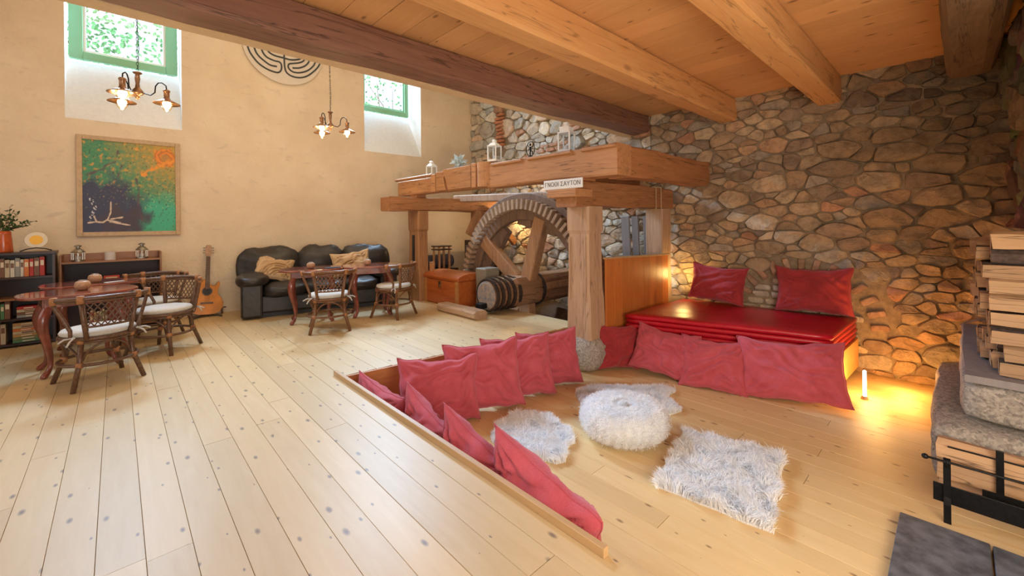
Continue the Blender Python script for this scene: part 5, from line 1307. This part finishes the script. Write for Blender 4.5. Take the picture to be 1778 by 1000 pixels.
for k in range(16):
    q = 2*PI*k/16; g.tube([(0, .07*math.cos(q), .125+.088*math.sin(q)), (0, .083*math.cos(q), .125+.102*math.sin(q))], .003, 4)
g.obj('ring', 'iron', ST, smooth=True)
g = G(); g.tube([(0, 0, .03), (0, .008, .07), (0, 0, .10)], [.006, .009, .011], 8).tube([(0, 0, .10), (0, .004, .15)], [.012, .015], 8).tube([(0, .0, .10), (0, -.035, .09), (0, -.03, .06)], .007, 6).tube([(0, .004, .145), (0, .035, .155), (0, .05, .185)], .005, 6).tube([(0, .004, .145), (0, -.03, .15), (0, -.05, .18)], .005, 6).tube([(0, .004, .14), (0, .03, .125), (0, .045, .10)], .005, 6).lathe([(0, -.013), (.012, -.006), (.013, .006), (.008, .016), (0, .026)], 10, (0, .003, .173)); g.obj('dancer', 'iron', ST, smooth=True)

# ------------------------------------------------------------ fireplace side: blocks, shelf, firewood, grate, slabs
def rough_block(name, x0, x1, y0, y1, z0, z1, lab, cat, seed, amp=.02):
    bm = bmesh.new(); bmesh.ops.create_cube(bm, size=2); bmesh.ops.subdivide_edges(bm, edges=bm.edges, cuts=14, use_grid_fill=True)
    hx, hy, hz = (x1-x0)/2, (y1-y0)/2, (z1-z0)/2
    for v in bm.verts:
        x, y, z = v.co; e = 1-.03*(abs(x)**8*abs(y)**8+abs(y)**8*abs(z)**8+abs(x)**8*abs(z)**8)
        p = Vector((x*hx*e, y*hy*e, z*hz*e)); n_ = noise.noise(p*5+Vector((seed, 0, 0)))*amp+noise.noise(p*16+Vector((seed, 0, 0)))*amp*.5
        v.co = p+Vector((x if abs(x) > .98 else 0, y if abs(y) > .98 else 0, z*.6 if abs(z) > .98 else 0))*n_
    me = bpy.data.meshes.new(name); bm.to_mesh(me); bm.free(); me.shade_smooth(); me.materials.append(M['granite']); o = bpy.data.objects.new(name, me); COL.objects.link(o); o.location = ((x0+x1)/2, (y0+y1)/2, (z0+z1)/2); tag(o, lab, cat); return o
rough_block('stone_block', 3.72, 5.50, -1.2, .13, PZ, .02, 'low rough grey granite block on the floor at the fireplace', 'stone', 3)
rough_block('granite_lintel', 3.86, 5.70, -1.2, -.005, .035, .262, 'thick pale granite block carrying the wooden shelf and firewood', 'stone', 8, .012)
tag(hewn(0, (3.88, -1.2, .270), (5.75, -.02, .31), 'X', 'shelf_board', 'greyboard', None, wob=.004, seed=31, cham=.006), 'worn wooden shelf board on the granite block under the firewood', 'shelf')
def log_mesh(L, r, kind, seed):
    rs = random.Random(seed); g = G()
    if kind == 0: sec = [(-r, -r*.7), (r, -r*.8), (r*.95, r*.6), (-r*.2, r*.9), (-r*.95, r*.6)]
    elif kind == 1: sec = [(-r, -r*.7), (r*.6, -r*.8), (r*1.0, -r*.1), (r*.5, r*.75), (-r*.7, r*.6)]
    else: sec = [(r*math.cos(q)*.95, r*math.sin(q)*.85) for q in [2*PI*k/9 for k in range(9)]]
    sec = [(a+rs.uniform(-.1, .1)*r, b+rs.uniform(-.1, .1)*r) for a, b in sec]; n = 6; vs = []; K = len(sec)
    for i in range(n+1):
        y = L*i/n
        for a, b in sec: q = noise.noise_vector(Vector((a*20+seed, b*20, y*5)))*.011; vs.append((a+q[0], y+(q[1]*1.6 if i in (0, n) else 0), b+q[2]))
    g.add(vs, [(i*K+k, (i+1)*K+k, (i+1)*K+(k+1) % K, i*K+(k+1) % K) for i in range(n) for k in range(K)])
    me = g.mesh('log_wood'); me.materials.append(M['fire']); me.materials.append(M['bark'])
    for i, p in enumerate(me.polygons):
        if (kind == 2) or (kind == 1 and i % K == 3): p.material_index = 1
    e = G().add([(a, .0, b) for a, b in sec]+[(a, L, b) for a, b in sec], [tuple(range(K-1, -1, -1)), tuple(range(K, 2*K))]); em = e.mesh('cut_end'); em.materials.append(M['fire_end']); return me, em, min(b for a, b in sec), max(b for a, b in sec)
LM = [log_mesh(.42, .064, k, 10+k*7+j) for k in (0, 1, 0, 1) for j in range(3)]+[log_mesh(.42, .058, 2, 77)]
def firewood(x, y, z, k, rx, ry, lab, grp):
    me, em, lo, hi = LM[k % len(LM)]; r = empty('split_log', (x, y, z), 0, lab, 'log', grp, rot=(rx, ry, 0)); inst('log_wood', me, r); inst('cut_end', em, r); return hi-lo
ORD2 = ORD
cols_x = [4.03, 4.165, 4.30, 4.435, 4.57]
coln = ['front column', 'second column back', 'third column back', 'fourth column back', 'rearmost column']
for ci, X in enumerate(cols_x):
    z = .315; k = 0
    while z < 1.10:
        kk = random.randrange(13); 
        if ci == 0 and k == 7: kk = 12
        me, em, lo, hi = LM[kk]; h = hi-lo; dy = random.uniform(-.03, .03)+(.02 if z > .9 else 0)
        ye = -.165+dy+.012*ci+(.03 if z > .6 else 0)
        firewood(X+random.uniform(-.018, .012), ye-.42, z-lo, kk, random.uniform(-.012, .012), random.uniform(-.10, .10), 'split log %s from the bottom in the %s of the tall firewood stack' % (ORD2[min(k, 19)], coln[ci]), 'tall firewood stack on the shelf'); z += h*.97; k += 1
# low stack on the floor at the block
z = PZ+.002; k = 0
while z < -.03:
    kk = (k*5+2) % 12; me, em, lo, hi = LM[kk]
    firewood(3.615+random.uniform(-.006, .006), -.335+random.uniform(-.02, .02), z-lo, kk, 0, 0, 'split log %s from the floor in the low firewood pile behind the iron grate' % ORD2[k], 'low firewood pile by the grate'); z += (hi-lo)+.002; k += 1
GR = empty('fire_grate', (3.29, .05, PZ), 0, 'black iron fire grate with a ball-ended rod at the hearth', 'fire grate')
g = G(); g.tube([(0, .0, .0), (.0, .0, .12), (.01, .0, .25), (.0, 0, .34)], .001, 4)
def flatbar(pts, w_, t_, name, up=GR):
    g = G(); vs = []
    for p in pts: vs += [(p[0]-t_/2, p[1]-w_/2, p[2]), (p[0]-t_/2, p[1]+w_/2, p[2]), (p[0]+t_/2, p[1]+w_/2, p[2]), (p[0]+t_/2, p[1]-w_/2, p[2])]
    n = len(pts); g.add(vs, [(i*4+k, i*4+(k+1) % 4, (i+1)*4+(k+1) % 4, (i+1)*4+k) for i in range(n-1) for k in range(4)]+[(3, 2, 1, 0), ((n-1)*4, (n-1)*4+1, (n-1)*4+2, (n-1)*4+3)]); return g.obj(name, 'iron', up, bevel=.002)
flatbar([(0, 0, 0), (.0, 0, .10), (.008, 0, .14), (.010, 0, .30), (.0, 0, .33)], .030, .012, 'leg')
flatbar([(0, -.72, 0), (.0, -.72, .10), (.008, -.72, .14), (.010, -.72, .30), (.0, -.72, .33)], .030, .012, 'leg')
g = G()
for k in range(4): g.tube([(.02*math.cos(q), -.0105+.007*k, .335+.018*math.sin(q)) for q in [2*PI*i/12 for i in range(12)]], .004, 5, True)
g.obj('scroll', 'iron', GR, smooth=True)
G().tube([(0, .085, .335), (0, .05, .335), (0, -.80, .34)], [.006, .006, .006], 8).lathe([(0, -.016), (.012, -.010), (.016, 0), (.012, .010), (0, .016)], 12, (0, .085, .335)).obj('rod', 'iron', GR, smooth=True)
G().bb(.018, .026, -.80, .055, .10, .20).obj('front_plate', 'iron', GR, bevel=.002)
flatbar([(.24, -.2, .0), (.24, -.2, .38)], .03, .012, 'leg'); G().tube([(.24, -.0, .33), (.24, -.8, .33)], .005, 6).obj('rod', 'iron', GR)
G().bb(.10, .108, -.80, -.13, .08, .20).obj('rear_plate', 'iron', GR)
for k, (y0, y1, lab) in enumerate(((-.10, .235, 'dark slate hearth slab with the worn corner, nearest the middle of the floor'), (-.345, -.105, 'dark slate hearth slab second along the hearth edge'), (-.60, -.35, 'dark slate hearth slab toward the fireplace side'))):
    o = G().box((2.66, (y0+y1)/2, PZ+.0175), (1.02, y1-y0-.004, .034), j=.003).obj('hearth_slab', 'slab', bevel=.006); tag(o, lab, 'slab', 'slate hearth slabs')

# ------------------------------------------------------------ tree outside the windows
TRE = empty('tree', (.6, 10.6, 2.6), 0, 'leafy green tree outside the high windows', 'tree')
g = G()
for k in range(26):
    a = random.uniform(-3, 5); z0 = random.uniform(-.6, 1.6); g.tube([(a, random.uniform(-.4, .6), z0), (a+random.uniform(-.3, .3), 0, z0+.5), (a+random.uniform(-.6, .6), random.uniform(-.4, .4), z0+random.uniform(.8, 1.2))], [.02, .012, .005], 5)
g.tube([(.3, .5, -2.6), (.4, .5, 0), (.2, .3, 2)], [.15, .12, .05], 8); g.obj('branches', 'stem', TRE)
g = G(); n_l = 0
while n_l < 7500:
    x, y, z = random.uniform(-2.2, 6.2), random.uniform(-.8, .9), random.uniform(.2, 4.2)
    dens = (1.35-max(0, z-1.5)*.75 if x < 2.6 else .15)+noise.noise(Vector((x*1.8, z*1.8, 3)))*1.1
    if random.random()*1.2 > dens: 
        n_l += .25; continue
    p = Vector((x, y, z)); d = Vector((random.uniform(-1, 1), random.uniform(-.4, .4), random.uniform(-1, 1))).normalized(); s_ = d.cross(Vector((random.uniform(-.5, .5), 1, random.uniform(-.5, .5)))).normalized(); L = random.uniform(.06, .11)
    g.add([p, p+d*L*.5+s_*L*.28, p+d*L, p+d*L*.5-s_*L*.28], [(0, 1, 2, 3)]); n_l += 1
o = g.obj('leaves', 'leaf_out', TRE); o['kind'] = 'stuff'
